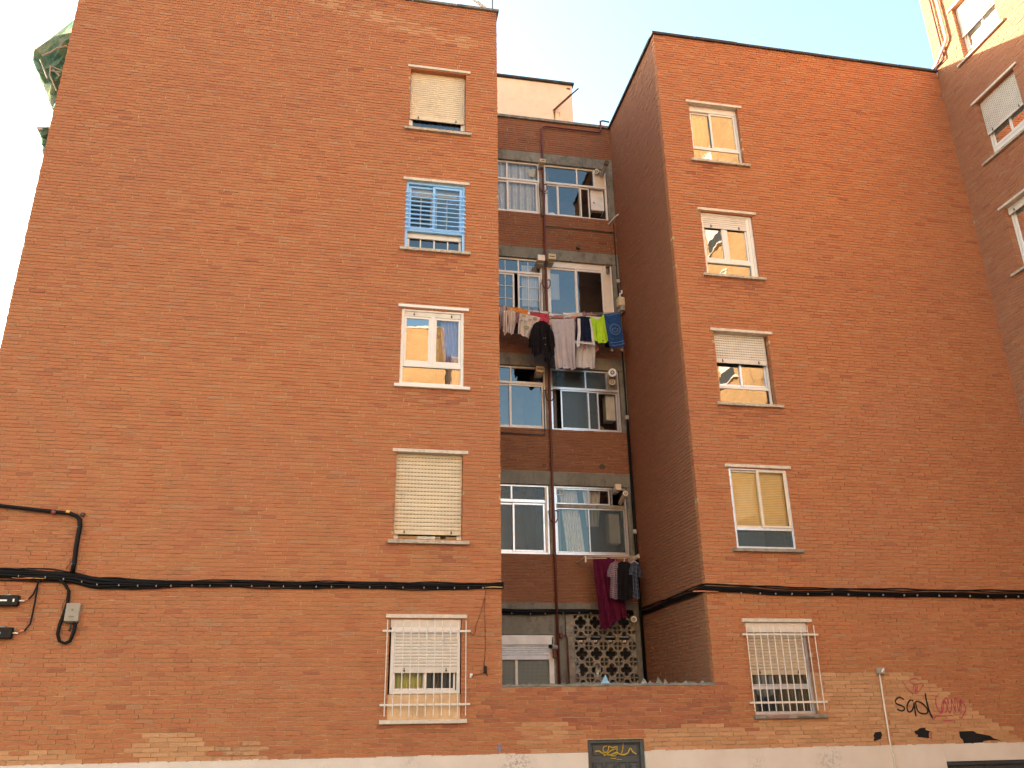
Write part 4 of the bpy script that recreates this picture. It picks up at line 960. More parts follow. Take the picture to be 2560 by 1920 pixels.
for yv in (405,725):
    mb=MB(); a=at3(*Ld(650 if yv<500 else 615,yv),-.075); b=at3(*Ld(695 if yv<500 else 650,yv),-.075); mb.tube([a,b],.008,6); mb.build('cable_tie','steel_tie',dl)
# loop and telephone box
lp=empty('cable_loop',at3(*Ld(545,1420),-.03),'black cable loop hanging under the bundle beside the grey box','cable loop')
for k,(o1,r) in enumerate(((0,.020),(12,.013),(-11,.013),(5,.012))):
    pts=[(500,850),(560,900),(592,960),(582,1050),(550,1150),(512,1250),(495,1330),(510,1390),(555,1412),(600,1390),(630,1320),(645,1260),(640,1225)]
    P=run3([(x+o1*(1 if k%2 else -.4),yv+o1*.3*(1 if i<10 else .2)) for i,(x,yv) in enumerate(pts)],-.045-.008*k); mb=MB(); mb.tube(P,r,7); mb.build('cable','black_rubber',lp,smooth=True)
mb=MB(); mb.tube(run3([(585,1010),(545,1070),(535,1120),(560,1160)],-.04),.004,5); mb.build('wire','black_rubber',lp)
bx=empty('junction_box',(-3.98,-.03,1.30),'grey telephone junction box with small markings beside the cable loop','junction box')
mb=MB(); a=at(*Ld(590,1068)); b=at(*Ld(685,1225)); bx0,bx1,bz1,bz0=a[0],b[0],a[1],b[1]; mb.bbox(bx0,bx1,-.085,-.003,bz0,bz1,.006); mb.build('case','box_grey',bx)
mb=MB(); mb.bbox(bx0+.004,bx1-.004,-.075,-.003,bz0-.022,bz0-.001,.004); mb.build('base','slot_dark',bx)
mb=MB(); cx=(bx0+bx1)/2; 
mb.tube([(cx,-.0855,bz1-.10),(cx,-.088,bz1-.10)],.017,12); mb.build('emblem','mark_grey',bx)
for i in range(5):
    mb=MB(); mb.box(cx-.04+i*.017,cx-.03+i*.017,-.0865,-.084,bz0+.055,bz0+.073+.004*(i%2)); mb.build('mark','mark_grey',bx)
mb=MB(); mb.tube([(cx-.02,-.04,bz0-.02),(cx,-.04,bz0-.07),(cx-.01,-.04,bz0-.14)],.014,7); mb.build('cable_gland','grey_pipe',bx,smooth=True)
# fibre splice boxes
for k,(yt,yb,xr,lab) in enumerate(((1000,1092,168,'upper black fibre splice box with white stickers at the left edge'),(1278,1372,112,'lower black fibre splice box at the left edge'))):
    a=at(*Ld(-40,yt)); b=at(*Ld(xr,yb)); root=empty('splice_box',(a[0],-.05,b[1]),lab,'splice box')
    mb=MB(); mb.bbox(a[0],b[0],-.10,-.012,b[1],a[1],.008); mb.build('case','black_box',root)
    for i in range(9):
        x=b[0]-.02-i*.035
        mb=MB(); mb.bbox(x-.012,x,-.104,-.02,b[1]-.006,b[1]+.004,.002) ; mb.build('rib','black_box',root)
    mb=MB(); zc=(a[1]+b[1])/2
    if k==0: mb.bbox(b[0]-.075,b[0]-.050,-.103,-.1001,zc-.022,zc+.022,.001); mb.build('sticker','white_tag',root); mb=MB(); mb.bbox(b[0]-.29,b[0]-.15,-.103,-.1001,zc-.014,zc+.010,.001); mb.build('sticker','white_tag',root)
    else: mb.bbox(b[0]-.24,b[0]-.15,-.103,-.1001,zc-.018,zc+.010,.001); mb.build('sticker','white_tag',root)
    mb=MB(); mb.tube([(b[0],-.05,zc),(b[0]+.07,-.05,zc)],.010,7); mb.build('connector','white_tag',root)
    mb=MB(); mb.bbox(b[0]-.2,b[0]-.12,-.06,-.0,a[1]-.0,a[1]+.02,.004); mb.build('bracket','steel_tie',root)
for pts,lab in (([(212,1040),(250,1028),(285,990),(310,940),(330,890),(365,850)],'thin black lead from the upper splice box up to the bundle'),([(158,1312),(215,1300),(262,1240),(282,1150),(300,1060),(318,960),(325,905)],'thin black lead from the lower splice box up to the bundle')):
    root=empty('cable_lead',at3(*Ld(*pts[0]),-.04),lab,'cable')
    P=run3(pts,-.045); mb=MB(); mb.tube(P,.013,6); mb.build('cable','black_rubber',root,smooth=True); mb=MB(); mb.tube([P[0],tuple(Vector(P[0]).lerp(Vector(P[1]),.9))],.0155,6); mb.build('sleeve','orange_tube',root,smooth=True)
# wires at the window
W9=K(900,1400,3.19)
wr=empty('wire_lead',at3(*W9(1000,860),-.02),'thin brown wires hanging beside the left ground floor grille with a small black splice','wire')
for pts in ([(985,210),(1002,240),(995,300),(960,430),(925,520),(918,575),(905,600),(885,590),(878,572)],[(997,290),(994,420),(1000,600),(1000,700),(990,850)],[(1000,880),(970,905),(930,915),(890,920)]):
    mb=MB(); mb.tube(run3(pts,-.022,W9),.0055,5); mb.build('wire','rust_bar',wr,smooth=True)
a=at(*W9(997,875)); mb=MB(); mb.bbox(a[0]-.022,a[0]+.022,-.05,-.005,a[1]-.05,a[1]+.05,.006); mb.tube([(a[0]+.01,-.03,a[1]-.04),(a[0]+.035,-.03,a[1]-.10)],.008,5); mb.build('splice','black_box',wr)
a=at(*W9(890,915)); mb=MB(); mb.bbox(a[0]-.03,a[0]+.012,-.03,0,a[1]-.018,a[1]+.018,.004); mb.bbox(a[0]-.03,a[0]-.01,-.03,0,a[1]-.05,a[1]-.0185,.004); mb.build('bracket','white_tag',wr)
# recess and right facade cables
cr=empty('cable_bundle',(4.4,3.35,1.85),'black cable bundle crossing the back of the recess above the pierced screen','cable bundle')
fR=lambda x:(x,3.35,1.915+.012*math.sin(x*3))
cablerun(cr,fR,2.55,6.0,[(0,0,.034,.004,'black_rubber'),(.04,-.004,.014,.008,'black_rubber'),(-.036,-.004,.012,.008,'black_rubber'),(.0,-.03,.015,.01,'black_rubber')],seed=8)
clampset(cr,fR,8,3.2,5.9,random.Random(3))
def fS(s):   # s = distance along: side wall then right facade
    if s<3.4: return (XB-.035,3.38-s,1.90+.05*(s/3.4))
    x=XB+(s-3.42); return (max(x,XB-.03),-.03,1.955-.055*min(1,(x-XB)/1.6)+ (.0 if x<9 else .0))
cs=empty('cable_bundle',(9.5,-.03,1.85),'black cable bundle climbing along the recess side and running across the right facade','cable bundle')
def srun(dz,dn,r,am,seed):
    rnd=random.Random(seed); ph=rnd.uniform(0,9); pts=[]
    s=.0
    while s<10.6:
        p=fS(s); w_=am*(math.sin(ph+3*s)+.5*math.sin(7.3*s+ph)); zz=p[2]+dz+w_
        if 3.3<s<3.5: pts.append((XB-.03-dn*.7,-.03-dn*.7,zz)); s=3.52; continue
        pts.append((p[0]-(dn if s<3.4 else 0),p[1]-(dn if s>3.4 else 0),zz)); s+=.11
    mb=MB(); mb.tube(pts,r,7); mb.build('cable','black_rubber',cs,smooth=True)
srun(0,0,.024,.004,1); srun(.03,.0,.012,.008,2); srun(-.028,.004,.012,.007,3); srun(.07,.0,.010,.012,4); srun(.085,.004,.012,.010,5); srun(.01,.02,.011,.01,6); srun(-.045,.0,.007,.006,7)
clampset(cs,lambda x:(x,-.035,1.93-.02),18,6.5,12.8,random.Random(6))
mb=MB(); mb.tube([(5.86,-.04,1.90),(6.05,-.05,1.905),(6.32,-.045,1.895)],.011,6); mb.build('conduit_end','orange_tube',cs,smooth=True)
# conduit with box on the right facade
cd_=empty('conduit',(9.15,-.03,-2.4),'thin cream conduit climbing the plinth to a small box beside the tag','conduit')
a=at(*G(462,410)); b=at(*G(600,1300)); 
mb=MB(); mb.tube([(a[0],-.03,a[1]),(b[0],-.03,b[1]),(b[0]+.02,-.045,-.75),(b[0]+.02,-.045,-2.3)],.014,8); mb.build('tube','cream_metal',cd_,smooth=True)
a0=at(*G(425,335)); a1=at(*G(520,412)); mb=MB(); mb.bbox(a0[0],a1[0],-.075,-.003,a1[1],a0[1],.008); mb.build('box','box_grey',cd_)
mb=MB(); cx=(a0[0]+a1[0])/2; cz=(a0[1]+a1[1])/2
mb.add([(cx-.02,-.0775,cz-.012),(cx-.0,-.0775,cz-.032),(cx+.055,-.0775,cz+.03),(cx+.035,-.0775,cz+.05)],[(0,1,2,3)]); mb.build('sticker','white_tag',cd_)
mb=MB(); mb.add([(cx-.032,-.0765,cz-.008),(cx-.002,-.0765,cz-.040),(cx+.012,-.0765,cz-.026),(cx-.018,-.0765,cz+.006)],[(0,1,2,3)]); mb.build('sticker','red_tape',cd_,label='red edge of the sticker')
# ------------------------------------------------------------------ pipes in the recess
gp=empty('gas_pipe',(4.27,3.3,.4),'dark red gas pipe running down between the bay windows with a fork at every floor','pipe')
X=4.262; Yp=3.33
mb=MB(); mb.tube([(5.86,Yp,14.42),(5.86,Yp,14.12),(5.80,Yp,14.05),(4.40,Yp,14.06),(4.31,Yp,14.04),(4.275,Yp,13.97),(X+.01,Yp,13.2),(X,Yp,9),(X,Yp,4),(X+.02,Yp,.3)],.026,9); mb.build('riser','red_pipe',gp,smooth=True)
mb=MB(); mb.tube([(6.1,3.33,14.42),(5.92,Yp,14.44),(5.86,Yp,14.41)],.022,8); mb.build('elbow','grey_pipe',gp,smooth=True)
for k,z in enumerate((12.15,9.45,6.62,3.86)):
    for s in(-1,1):
        mb=MB(); mb.tube([(X,Yp,z-.10),(X+s*.05,Yp-.02,z-.09),(X+s*.09,Yp-.02,z-.02),(X+s*.095,Yp-.01,z+.12),(X+s*.08,Yp+.03,z+.17),(X+s*.06,Yp+.07,z+.17)],.014,7); mb.build('fork','red_pipe',gp,smooth=True)
    mb=MB(); mb.bbox(X-.03,X+.03,Yp-.035,Yp+.04,z-.8,z-.74,.004); mb.build('pipe_clip','grey_pipe',gp)
mb=MB(); mb.tube([(X+.02,Yp,1.5),(X+.06,Yp,1.45),(X+.19,Yp,1.45),(X+.21,Yp,1.38),(X+.22,Yp,.2)],.017,8); mb.build('branch','red_pipe',gp,smooth=True)
mb=MB(); mb.bbox(X+.05,X+.12,Yp-.04,Yp+.03,1.40,1.50,.006); mb.build('valve','rust_bar',gp)
# low side branches at floors
def bpipe(pts,r,mat,label,cat='pipe',f=None,Y=3.36):
    mb=MB(); P=[at3(*f(*p),Y) for p in pts]; mb.tube(P,r,7); return mb.build('pipe',mat,label=label,cat=cat,smooth=True)
A_=K(1200,150,3.686); B_=K(1200,580,3.19); C_=K(1200,1080,3.95)
bpipe([(620,1225),(597,1228),(594,1500),(600,1530),(1230,1592)],.012,'grey_pipe','thin dark pipe below the top right bay window',f=A_)
bpipe([(550,1130),(545,1180),(565,1440)],.010,'grey_pipe','thin dark pipe beside the riser at the top floor',f=A_,Y=3.38)
bpipe([(530,1260),(510,1262),(518,1600),(510,1618),(160,1600)],.014,'grey_pipe','dark pipe dropping below the third floor left bay window',f=B_)
bpipe([(500,400),(484,410),(486,620)],.010,'grey_pipe','dark pipe beside the riser at the laundry floor',f=B_,Y=3.38)
# right corner cable duct with small boxes
dc=empty('cable_duct',(6.02,3.3,.4),'black cable duct in the right corner of the recess with small joint boxes','cable duct')
mb=MB(); mb.tube([(6.03,3.31,11.3),(6.03,3.31,9.7)],.010,6); mb.build('cable','black_rubber',dc)
mb=MB(); mb.tube([(6.035,3.30,9.6),(6.04,3.3,7.2),(6.05,3.3,4.6)],.017,6); mb.build('cable','black_rubber',dc,smooth=True)
mb=MB(); mb.tube([(6.05,3.30,6.1),(6.055,3.3,3.2),(6.07,3.3,.3)],.032,7); mb.build('cable','black_rubber',dc,smooth=True)
for z in (9.62,8.82,6.15,3.55): mb=MB(); mb.bbox(5.99,6.07,3.23,3.30,z,z+.09,.006); mb.build('joint_box','flue_grey',dc)
# lamps, vents, flues
def box_at(name,f,x0,y0,x1,y1,Y,dep,mat,label,cat,slot=False):
    a=at(*f(x0,y0),Y); b=at(*f(x1,y1),Y); root=empty(name,((a[0]+b[0])/2,Y,b[1]),label,cat)
    mb=MB(); mb.bbox(a[0],b[0],Y,Y+dep,b[1],a[1],.006); mb.build('hood',mat,root)
    if slot:
        mb=MB(); h=(a[1]-b[1]); mb.bbox(a[0]+.03,b[0]-.03,Y-.004,Y+.001,b[1]+h*.42,b[1]+h*.6,.001); mb.build('slot','slot_dark',root)
        mb=MB(); frame(mb,a[0]+.012,b[0]-.012,b[1]+.012,a[1]-.012,Y-.008,Y-.0005,.012); mb.build('rim',mat,root)
    mb=MB(); zc=b[1]; mb.bbox(a[0]+.02,b[0]-.02,Y+dep+.001,3.46,zc-.03,a[1]-.04,.004); mb.build('duct','flue_grey',root)
    return root
box_at('vent_terminal',A_,550,905,605,945,3.14,.12,'vent_cream','cream slotted vent over the riser at the top floor','vent',True)
box_at('vent_terminal',B_,460,178,520,228,3.10,.13,'cream_metal','blank cream vent cover left of the riser above the laundry','vent')
box_at('vent_terminal',B_,545,170,606,218,3.10,.13,'vent_cream','cream slotted vent right of the riser above the laundry','vent',True)
box_at('vent_terminal',B_,447,1068,515,1118,3.16,.12,'vent_cream','cream slotted vent over the third floor left bay window','vent',True)
box_at('vent_terminal',C_,1336,512,1398,572,3.14,.12,'cream_metal','square cream vent cover over the second floor right bay window','vent')
def flue(p0,Y0,p1,Y1,f,r,label,cap='slot_dark',mat='flue_grey'):
    a=at3(*f(*p0),Y0); b=at3(*f(*p1),Y1); root=empty('flue',a,label,'flue')
    mb=MB(); mb.tube([a,b],r,14); mb.build('tube',mat,root,smooth=False)
    d=(Vector(b)-Vector(a)).normalized(); c=Vector(b)
    mb=MB(); mb.tube([tuple(c-d*.02),tuple(c+d*.06)],r*1.12,14); mb.build('cap',cap,root)
    if cap!='slot_dark':
        mb=MB(); mb.tube([tuple(c+d*.061),tuple(c+d*.066)],r*.6,12); mb.build('opening','slot_dark',root)
        mb=MB(); mb.tube([tuple(c+d*.066),tuple(c+d*.072)],r*.35,12); mb.build('core',mat,root)
flue((1120,1065),3.46,(1165,955),2.85,A_,.055,'grey boiler flue with a black end at the top right bay window')
flue((1085,1040),3.46,(1078,1030),3.36,A_,.055,'short grey round outlet beside the top floor flue',cap='flue_grey')
flue((1020,330),3.46,(1018,275),3.1,B_,.045,'short flue with a black end over the laundry',cap='slot_dark')
flue((1055,1160),3.46,(1056,1125),3.05,B_,.085,'wide pale flue at the third floor right bay window',cap='tarp_white')
flue((1055,1215),3.46,(1055,1200),3.25,B_,.065,'lower grey flue at the third floor right bay window',cap='flue_grey')
flue((1385,700),3.46,(1432,615),2.9,C_,.05,'slanting cream flue at the second floor right bay window',cap='cream_metal',mat='cream_metal')
flue((1330,312),3.46,(1330,306),3.3,E1,.055,'round white outlet at the top corner of the pierced screen',cap='tarp_white')
# small fitting by the ground floor window
rt=empty('security_camera',(4.15,3.2,1.3),'small black-faced fitting clamped to the ground floor shutter box','fitting')
a=at(*E1(640,545),3.2); mb=MB(); mb.tube([(a[0]+.06,3.28,a[1]),(a[0]-.06,3.2,a[1]+.01)],.05,12); mb.build('body','flue_grey',rt); mb=MB(); mb.tube([(a[0]-.061,3.2,a[1]+.01),(a[0]-.10,3.18,a[1]+.012)],.035,12); mb.build('lens','black_box',rt)
mb=MB(); mb.bbox(a[0]+.01,a[0]+.05,3.26,3.4,a[1]-.2,a[1]+.06,.005); mb.build('bracket','rust_bar',rt)
# meter-like regulator in the corner by the laundry
rg=empty('gas_regulator',at3(*B_(1120,600),3.1),'pale gas regulator fixed in the corner beside the washing','regulator')
a=at(*B_(1120,560),3.15); 
mb=MB(); mb.bbox(a[0]-.07,a[0]+.10,3.08,3.25,a[1]-.12,a[1]+.12,.02); mb.build('body','vent_cream',rg); mb=MB(); mb.tube([(a[0]+.0,3.15,a[1]+.12),(a[0]+.0,3.15,a[1]+.22),(a[0]+.05,3.15,a[1]+.24),(a[0]+.05,3.15,a[1]+.32)],.022,8); mb.build('inlet','tarp_white',rg,smooth=True)
mb=MB(); mb.tube([(a[0]+.03,3.12,a[1]-.13),(a[0]+.03,3.12,a[1]-.25)],.07,12); mb.build('meter','box_grey',rg)
# holes in the wall
for f,x,y,s in ((B_,788,115,.05),(C_,1205,345,.075),(C_,628,330,.04)):
    a=at(*f(x,y),3.4); mb=MB(); pts=[]; 
    for i in range(9): an=i/9*6.283; r=s*random.uniform(.75,1.2); pts.append((a[0]+r*math.cos(an),3.392,a[1]+r*.8*math.sin(an)))
    mb.add(pts,[tuple(range(9))]); mb.build('broken_hole','slot_dark',BLD)
a=at(*B_(788,112),3.3); mb=MB(); mb.tube([(a[0],3.42,a[1]),(a[0],3.28,a[1]-.02)],.045,12); mb.build('vent_pipe','grey_pipe',label='short dark vent pipe poking from the recess brick above the laundry',cat='vent')
# ------------------------------------------------------------------ laundry
fabric('f_pinkstripe',(.52,.42,.40),.1,'stripes',(.36,.28,.30),sc=7)
fabric('f_beige',(.58,.47,.40),.1); fabric('f_orange',(.72,.26,.06),.1); fabric('f_mauve',(.30,.16,.17),.15)
fabric('f_floral',(.60,.47,.37),.08,'blobs',(.26,.27,.12),sc=3.2); fabric('f_red',(.46,.05,.08),.12,'blobs',(.60,.14,.17),sc=14)
fabric('f_black',(.013,.011,.012),.3); fabric('f_lilac',(.44,.38,.38),.07); fabric('f_lilac_light',(.52,.46,.42),.07)
fabric('f_navy',(.012,.016,.035),.3); fabric('f_white',(.66,.62,.60),.06); fabric('f_lime',(.40,.62,.03),.12)
fabric('f_blue',(.022,.06,.17),.2,'blobs',(.03,.08,.21),sc=9); fabric('f_pale_blue',(.12,.22,.38),.1); fabric('f_pink',(.52,.22,.22),.12); fabric('f_maroon',(.105,.010,.034),.2)
fabric('f_check',(.42,.34,.36),.1,'check',(.05,.015,.03),(.16,.09,.11),sc=14); fabric('f_plaid',(.018,.022,.04),.2,'plaid',(.24,.26,.30),(.10,.12,.17),sc=7)
fabric('f_grey_dark',(.05,.05,.06),.2)
def lerp(P,a):
    # a in 0..1 along polyline by index
    n=len(P)-1; i=min(n-1,int(a*n)); f=a*n-i; return (P[i][0]+(P[i+1][0]-P[i][0])*f,P[i][1]+(P[i+1][1]-P[i][1])*f)
def cloth(f,Y,top,bot,mat,name,label,cat,folds=3,amp=.03,parent=None,group=None,nx=34,nz=12,th=.006,tilt=0,mesh_only=False,lean=0):
    T_=[at(*f(*p),Y) for p in top]; Bt=[at(*f(*p),Y) for p in bot]; mb=MB(); V=[];U=[]; rnd=random.Random(len(label or name)*7+int(top[0][0])); ph=rnd.uniform(0,6); ph2=rnd.uniform(0,6)
    for s in(0,1):
        for i in range(nx+1):
            a=i/nx; A=lerp(T_,a); B=lerp(Bt,a)
            for j in range(nz+1):
                b=j/nz
                y=Y+amp*(.15+.85*b)*(math.sin(2*math.pi*folds*a+ph+1.1*b)+.45*math.sin(2*math.pi*folds*2.3*a+ph2-.8*b))+.008*math.sin(9*b+5*a)+lean*b+s*th
                V.append((A[0]+(B[0]-A[0])*b+.006*math.sin(7*b+ph),y,A[1]+(B[1]-A[1])*b)); U.append((a,b*1.2))
    F=[];q=(nx+1)*(nz+1)
    for i in range(nx):
        for j in range(nz):
            k=i*(nz+1)+j; F.append((k,k+1,k+nz+2,k+nz+1)); F.append((q+k,q+k+nz+1,q+k+nz+2,q+k+1))
    for i in range(nx):
        for j in(0,nz): k=i*(nz+1)+j; F.append((k,k+nz+1,q+k+nz+1,q+k))
    for j in range(nz):
        for i in(0,nx): k=i*(nz+1)+j; F.append((k,k+1,q+k+1,q+k))
    mb.add(V,F); mb.uv=U
    return mb.build(name,mat,parent,label=label,cat=cat,group=group,smooth=True)
def pegs(f,Y,pts,mat,label):
    for i,p in enumerate(pts):
        a=at(*f(*p),Y); mb=MB()
        mb.bbox(a[0]-.008,a[0]+.002,Y-.012,Y+.012,a[1]-.05,a[1]+.025,.002); mb.bbox(a[0]+.003,a[0]+.010,Y-.010,Y+.014,a[1]-.05,a[1]+.028,.002)
        o=mb.build('clothes_peg',mat[i%len(mat)],label=label[i],cat='clothes peg')
Y1,Y2,Y3=2.72,2.86,3.0
# lines
dr=empty('clothes_line',(4.5,2.9,8.5),'clothes lines strung on brackets in front of the fourth floor bay windows','clothes line')
for Y,y0,y1 in ((Y1,598,688),(Y2,600,668),(Y3,600,640)):
    a=at(*B_(150,y0-14),Y); b=at(*B_(555,y0+38),Y)
    mb=MB(); mb.tube([(2.55,Y,a[1]+.01),(a[0],Y,a[1]),(b[0],Y,b[1])],.005,5); mb.build('line','steel_tie',dr)
    a=at(*B_(560,685 if Y==Y1 else 665 if Y==Y2 else 640),Y); b=at(*B_(1130,640),Y)
    mb=MB(); mb.tube([(a[0],Y,a[1]),((a[0]+b[0])/2,Y,(a[1]+b[1])/2-.02),(b[0],Y,b[1])],.005,5); mb.build('line','steel_tie',dr)
for x_,y_ in ((560,685),(1130,640),(552,640)):
    a=at(*B_(x_,y_),Y1); mb=MB(); mb.bbox(a[0]-.012,a[0]+.012,Y1-.03,3.41,a[1]-.015,a[1]+.008,.003); mb.build('bracket','grille_white',dr)
cl=[]
cloth(B_,Y3,[(150,585),(170,590),(185,592)],[(150,760),(160,770),(175,740)],'f_black','garment','black garment at the far left end of the washing, half behind the wall corner','garment',1,.02)
cloth(B_,Y2,[(152,596),(180,590),(215,594)],[(158,780),(180,745),(215,735)],'f_pinkstripe','towel','mauve striped cloth hanging at the left end of the line','towel',3,.03)
cloth(B_,Y3,[(214,596),(300,606),(382,620)],[(222,655),(300,672),(380,690)],'f_orange','cloth','bright orange cloth draped behind the first pegs','cloth',1.5,.02)
cloth(B_,Y1,[(186,625),(200,622),(218,626)],[(180,790),(196,826),(222,790)],'f_beige','cloth','beige cloth hanging to a point at the left end of the washing','cloth',2,.03)
cloth(B_,Y1,[(228,628),(248,620),(268,628),(284,640)],[(222,790),(245,815),(268,815),(286,735)],'f_beige','cloth','beige rag hanging in folds before the orange cloth','cloth',3,.035)
cloth(B_,Y2,[(284,640),(300,636),(316,645)],[(276,715),(295,728),(318,712)],'f_mauve','cloth','small dusky purple cloth beside the flowered towel','cloth',1.5,.02)
cloth(B_,Y3,[(265,730),(290,728),(315,735)],[(270,800),(292,808),(310,800)],'f_grey_dark','garment','dim dark garment hanging low behind the beige cloths','garment',1,.02)
fl=cloth(B_,Y1,[(314,648),(360,655),(420,668),(480,684)],[(302,808),(330,822),(362,838),(402,846)],'f_beige','towel','beige towel printed with large green roses','towel',2.2,.025)
fabric('f_green',(.22,.25,.10),.2)
for (cx,cy,s) in ((370,762,26),(350,668,18),(440,690,20),(362,712,12),(400,700,12),(332,705,12)):
    mb=MB()
    for k,rr in enumerate((1,.62,.3)):
        a=at(*B_(cx,cy),Y1-.04); r=s/3.19/126*rr; pts=[]
        for i in range(12): an=i/12*6.283; q=r*(1+.25*math.sin(5*an+k)); pts.append((a[0]+q*math.cos(an),Y1-.04-.003*k,a[1]+q*.8*math.sin(an)))
        V=pts+[(p[0]*.0+a[0]+(p[0]-a[0])*.72,p[1],a[2] if False else a[1]+(p[2]-a[1])*.72) for p in pts]
        mb.add(V,[(i,(i+1)%12,12+(i+1)%12,12+i) for i in range(12)])
    mb.build('rose_print','f_green',fl)
rd=cloth(B_,Y2,[(398,632),(470,640),(550,650)],[(400,715),(470,722),(552,748)],'f_red','cloth','red patterned cloth with a white upper hem','cloth',1.5,.02)
cloth(B_,Y2-.012,[(396,622),(470,629),(552,638)],[(398,636),(470,643),(552,654)],'f_white','hem',None,None,1.5,.006,parent=rd)
cloth(B_,Y2,[(553,680),(560,690),(570,700)],[(550,745),(562,770),(572,782)],'f_beige','cloth','narrow beige cloth showing right of the black coat','cloth',1,.02)
jk=cloth(B_,Y1-.06,[(425,738),(450,718),(478,709),(500,708),(525,716),(560,748)],[(410,975),(440,990),(480,975),(520,985),(560,1000),(598,985)],'f_black','coat','black coat hung by its hem with both sleeves dangling','coat',2.2,.05,nx=44)
cloth(B_,Y1-.11,[(425,738),(408,775),(400,800)],[(425,900),(405,935),(385,905)],'f_black','sleeve',None,None,1,.03,parent=jk)
cloth(B_,Y1-.10,[(515,960),(540,962),(572,968)],[(518,1030),(538,1042),(566,1025)],'f_black','sleeve',None,None,1,.03,parent=jk)
cloth(B_,Y1-.10,[(545,735),(568,770),(585,800)],[(560,900),(585,960),(602,900)],'f_black','sleeve',None,None,1,.03,parent=jk)
for x_,y_ in ((508,848),(522,846),(520,898)):
    a=at(*B_(x_,y_),Y1-.14); mb=MB(); mb.tube([(a[0],Y1-.145,a[1]),(a[0],Y1-.15,a[1])],.008,8); mb.build('button','steel_tie',jk)
cloth(B_,Y1-.03,[(568,692),(640,694),(700,692),(752,690)],[(608,1092),(650,1084),(710,1090),(740,1100),(766,1086)],'f_lilac','sheet','long pale lilac sheet, the longest piece of washing','sheet',3,.035,nx=44,nz=18)
cloth(B_,Y2,[(700,690),(725,700),(760,720)],[(735,880),(745,900),(765,880)],'f_lilac_light','cloth','cream cloth edge behind the lilac sheet','cloth',1,.02)
cloth(B_,Y2,[(764,860),(840,862),(916,866)],[(768,1070),(800,1088),(860,1080),(890,1090),(918,1082)],'f_lilac_light','sheet','shorter pale sheet hanging under the navy vest','sheet',3,.03,nx=40)
cloth(B_,Y3,[(590,658),(630,660),(668,664)],[(592,682),(630,684),(668,688)],'f_pink','cloth','small pink cloth folded over the rear line','cloth',1,.01)
cloth(B_,Y3,[(665,640),(740,642),(815,646)],[(668,692),(720,668),(815,668)],'f_white','cloth','white cloth folded over the rear line','cloth',2,.015)
cloth(B_,Y2-.02,[(722,668),(765,668),(815,672)],[(722,682),(765,690),(760,700)],'f_orange','cloth','orange-red cloth peeping out above the navy vest','cloth',1,.01)
nv=cloth(B_,Y1,[(768,680),(800,674),(840,672),(880,682)],[(760,860),(800,868),(850,872),(892,876)],'f_navy','jacket','navy zip jacket with white side panels','jacket',2,.03)
cloth(B_,Y1-.05,[(780,690),(790,688),(802,694)],[(774,912),(785,916),(797,908)],'f_white','side_panel',None,None,1,.01,parent=nv)
cloth(B_,Y1-.05,[(872,690),(878,692),(884,698)],[(900,895),(912,906),(922,900)],'f_white','side_panel',None,None,1,.01,parent=nv)
cloth(B_,Y1-.02,[(760,868),(830,874),(900,882)],[(760,886),(830,892),(900,896)],'f_white','hem',None,None,1,.008,parent=nv)
cloth(B_,Y2,[(805,892),(828,890),(852,895)],[(803,940),(828,946),(853,925)],'f_pink','cloth','pink cloth tucked under the navy jacket','cloth',1,.02)
cloth(B_,Y3,[(905,890),(925,895),(946,920)],[(903,955),(925,960),(948,942)],'f_pink','cloth','rose pink cloth under the lime top','cloth',1,.02)
ha=cloth(B_,Y3,[(815,640),(870,646),(930,660)],[(820,658),(870,664),(925,666)],'f_pink','hanger_cloth','pink and grey bits hanging from a peg ring above the lime top','cloth',2,.02)
lm=cloth(B_,Y1,[(876,676),(890,672),(915,690),(945,696),(965,680),(985,655)],[(888,830),(905,868),(935,878),(965,882),(1000,890),(1024,858)],'f_lime','tank_top','lime green sleeveless top','top',2,.04,nx=44)
a=at(*B_(980,866),Y1-.06); mb=MB(); mb.box(a[0]-.015,a[0]+.015,Y1-.07,Y1-.066,a[1]-.012,a[1]+.012); mb.build('logo','f_navy',lm)
bt=cloth(B_,Y1,[(985,655),(1040,648),(1090,640),(1112,635)],[(1035,905),(1075,925),(1110,922),(1152,905)],'f_blue','towel','dark blue towel with a pale round emblem','towel',1.4,.02,nx=40)
a=at(*B_(1077,776),Y1-.05)
mb=MB()
for R0,R1 in ((.118,.128),(.100,.106)):
    V=[]
    for i in range(40): an=i/40*6.2832; V+=[(a[0]+R0*math.cos(an),Y1-.052,a[1]+R0*1.12*math.sin(an)),(a[0]+R1*math.cos(an),Y1-.052,a[1]+R1*1.12*math.sin(an))]
    mb.add(V,[(2*i,2*i+1,(2*i+3)%80,(2*i+2)%80) for i in range(40)])
stroke(mb,[(1052,800),(1060,755),(1072,775),(1085,745),(1095,780),(1108,760),(1105,805)],.022,B_,y=Y1-.053) if False else None
def ribbon(mb,pts,w,y):
    V=[];P=[Vector(p) for p in pts]
    for i,p in enumerate(P):
        d=(P[min(i+1,len(P)-1)]-P[max(i-1,0)]).normalized(); n=Vector((-d.y,d.x)); V+=[(p.x+n.x*w/2,y,p.y+n.y*w/2),(p.x-n.x*w/2,y,p.y-n.y*w/2)]
    mb.add(V,[(2*i,2*i+1,2*i+3,2*i+2) for i in range(len(P)-1)])
c0,c1=a
ribbon(mb,[(c0-.06,c1-.05),(c0-.065,c1+.03),(c0-.03,c1+.0),(c0,c1+.055),(c0+.03,c1+.0),(c0+.065,c1+.03),(c0+.06,c1-.05)],.014,Y1-.053)
ribbon(mb,[(c0-.05,c1-.055),(c0,c1-.075),(c0+.05,c1-.055)],.012,Y1-.054)
mb.build('emblem','f_pale_blue',bt)
mb=MB()
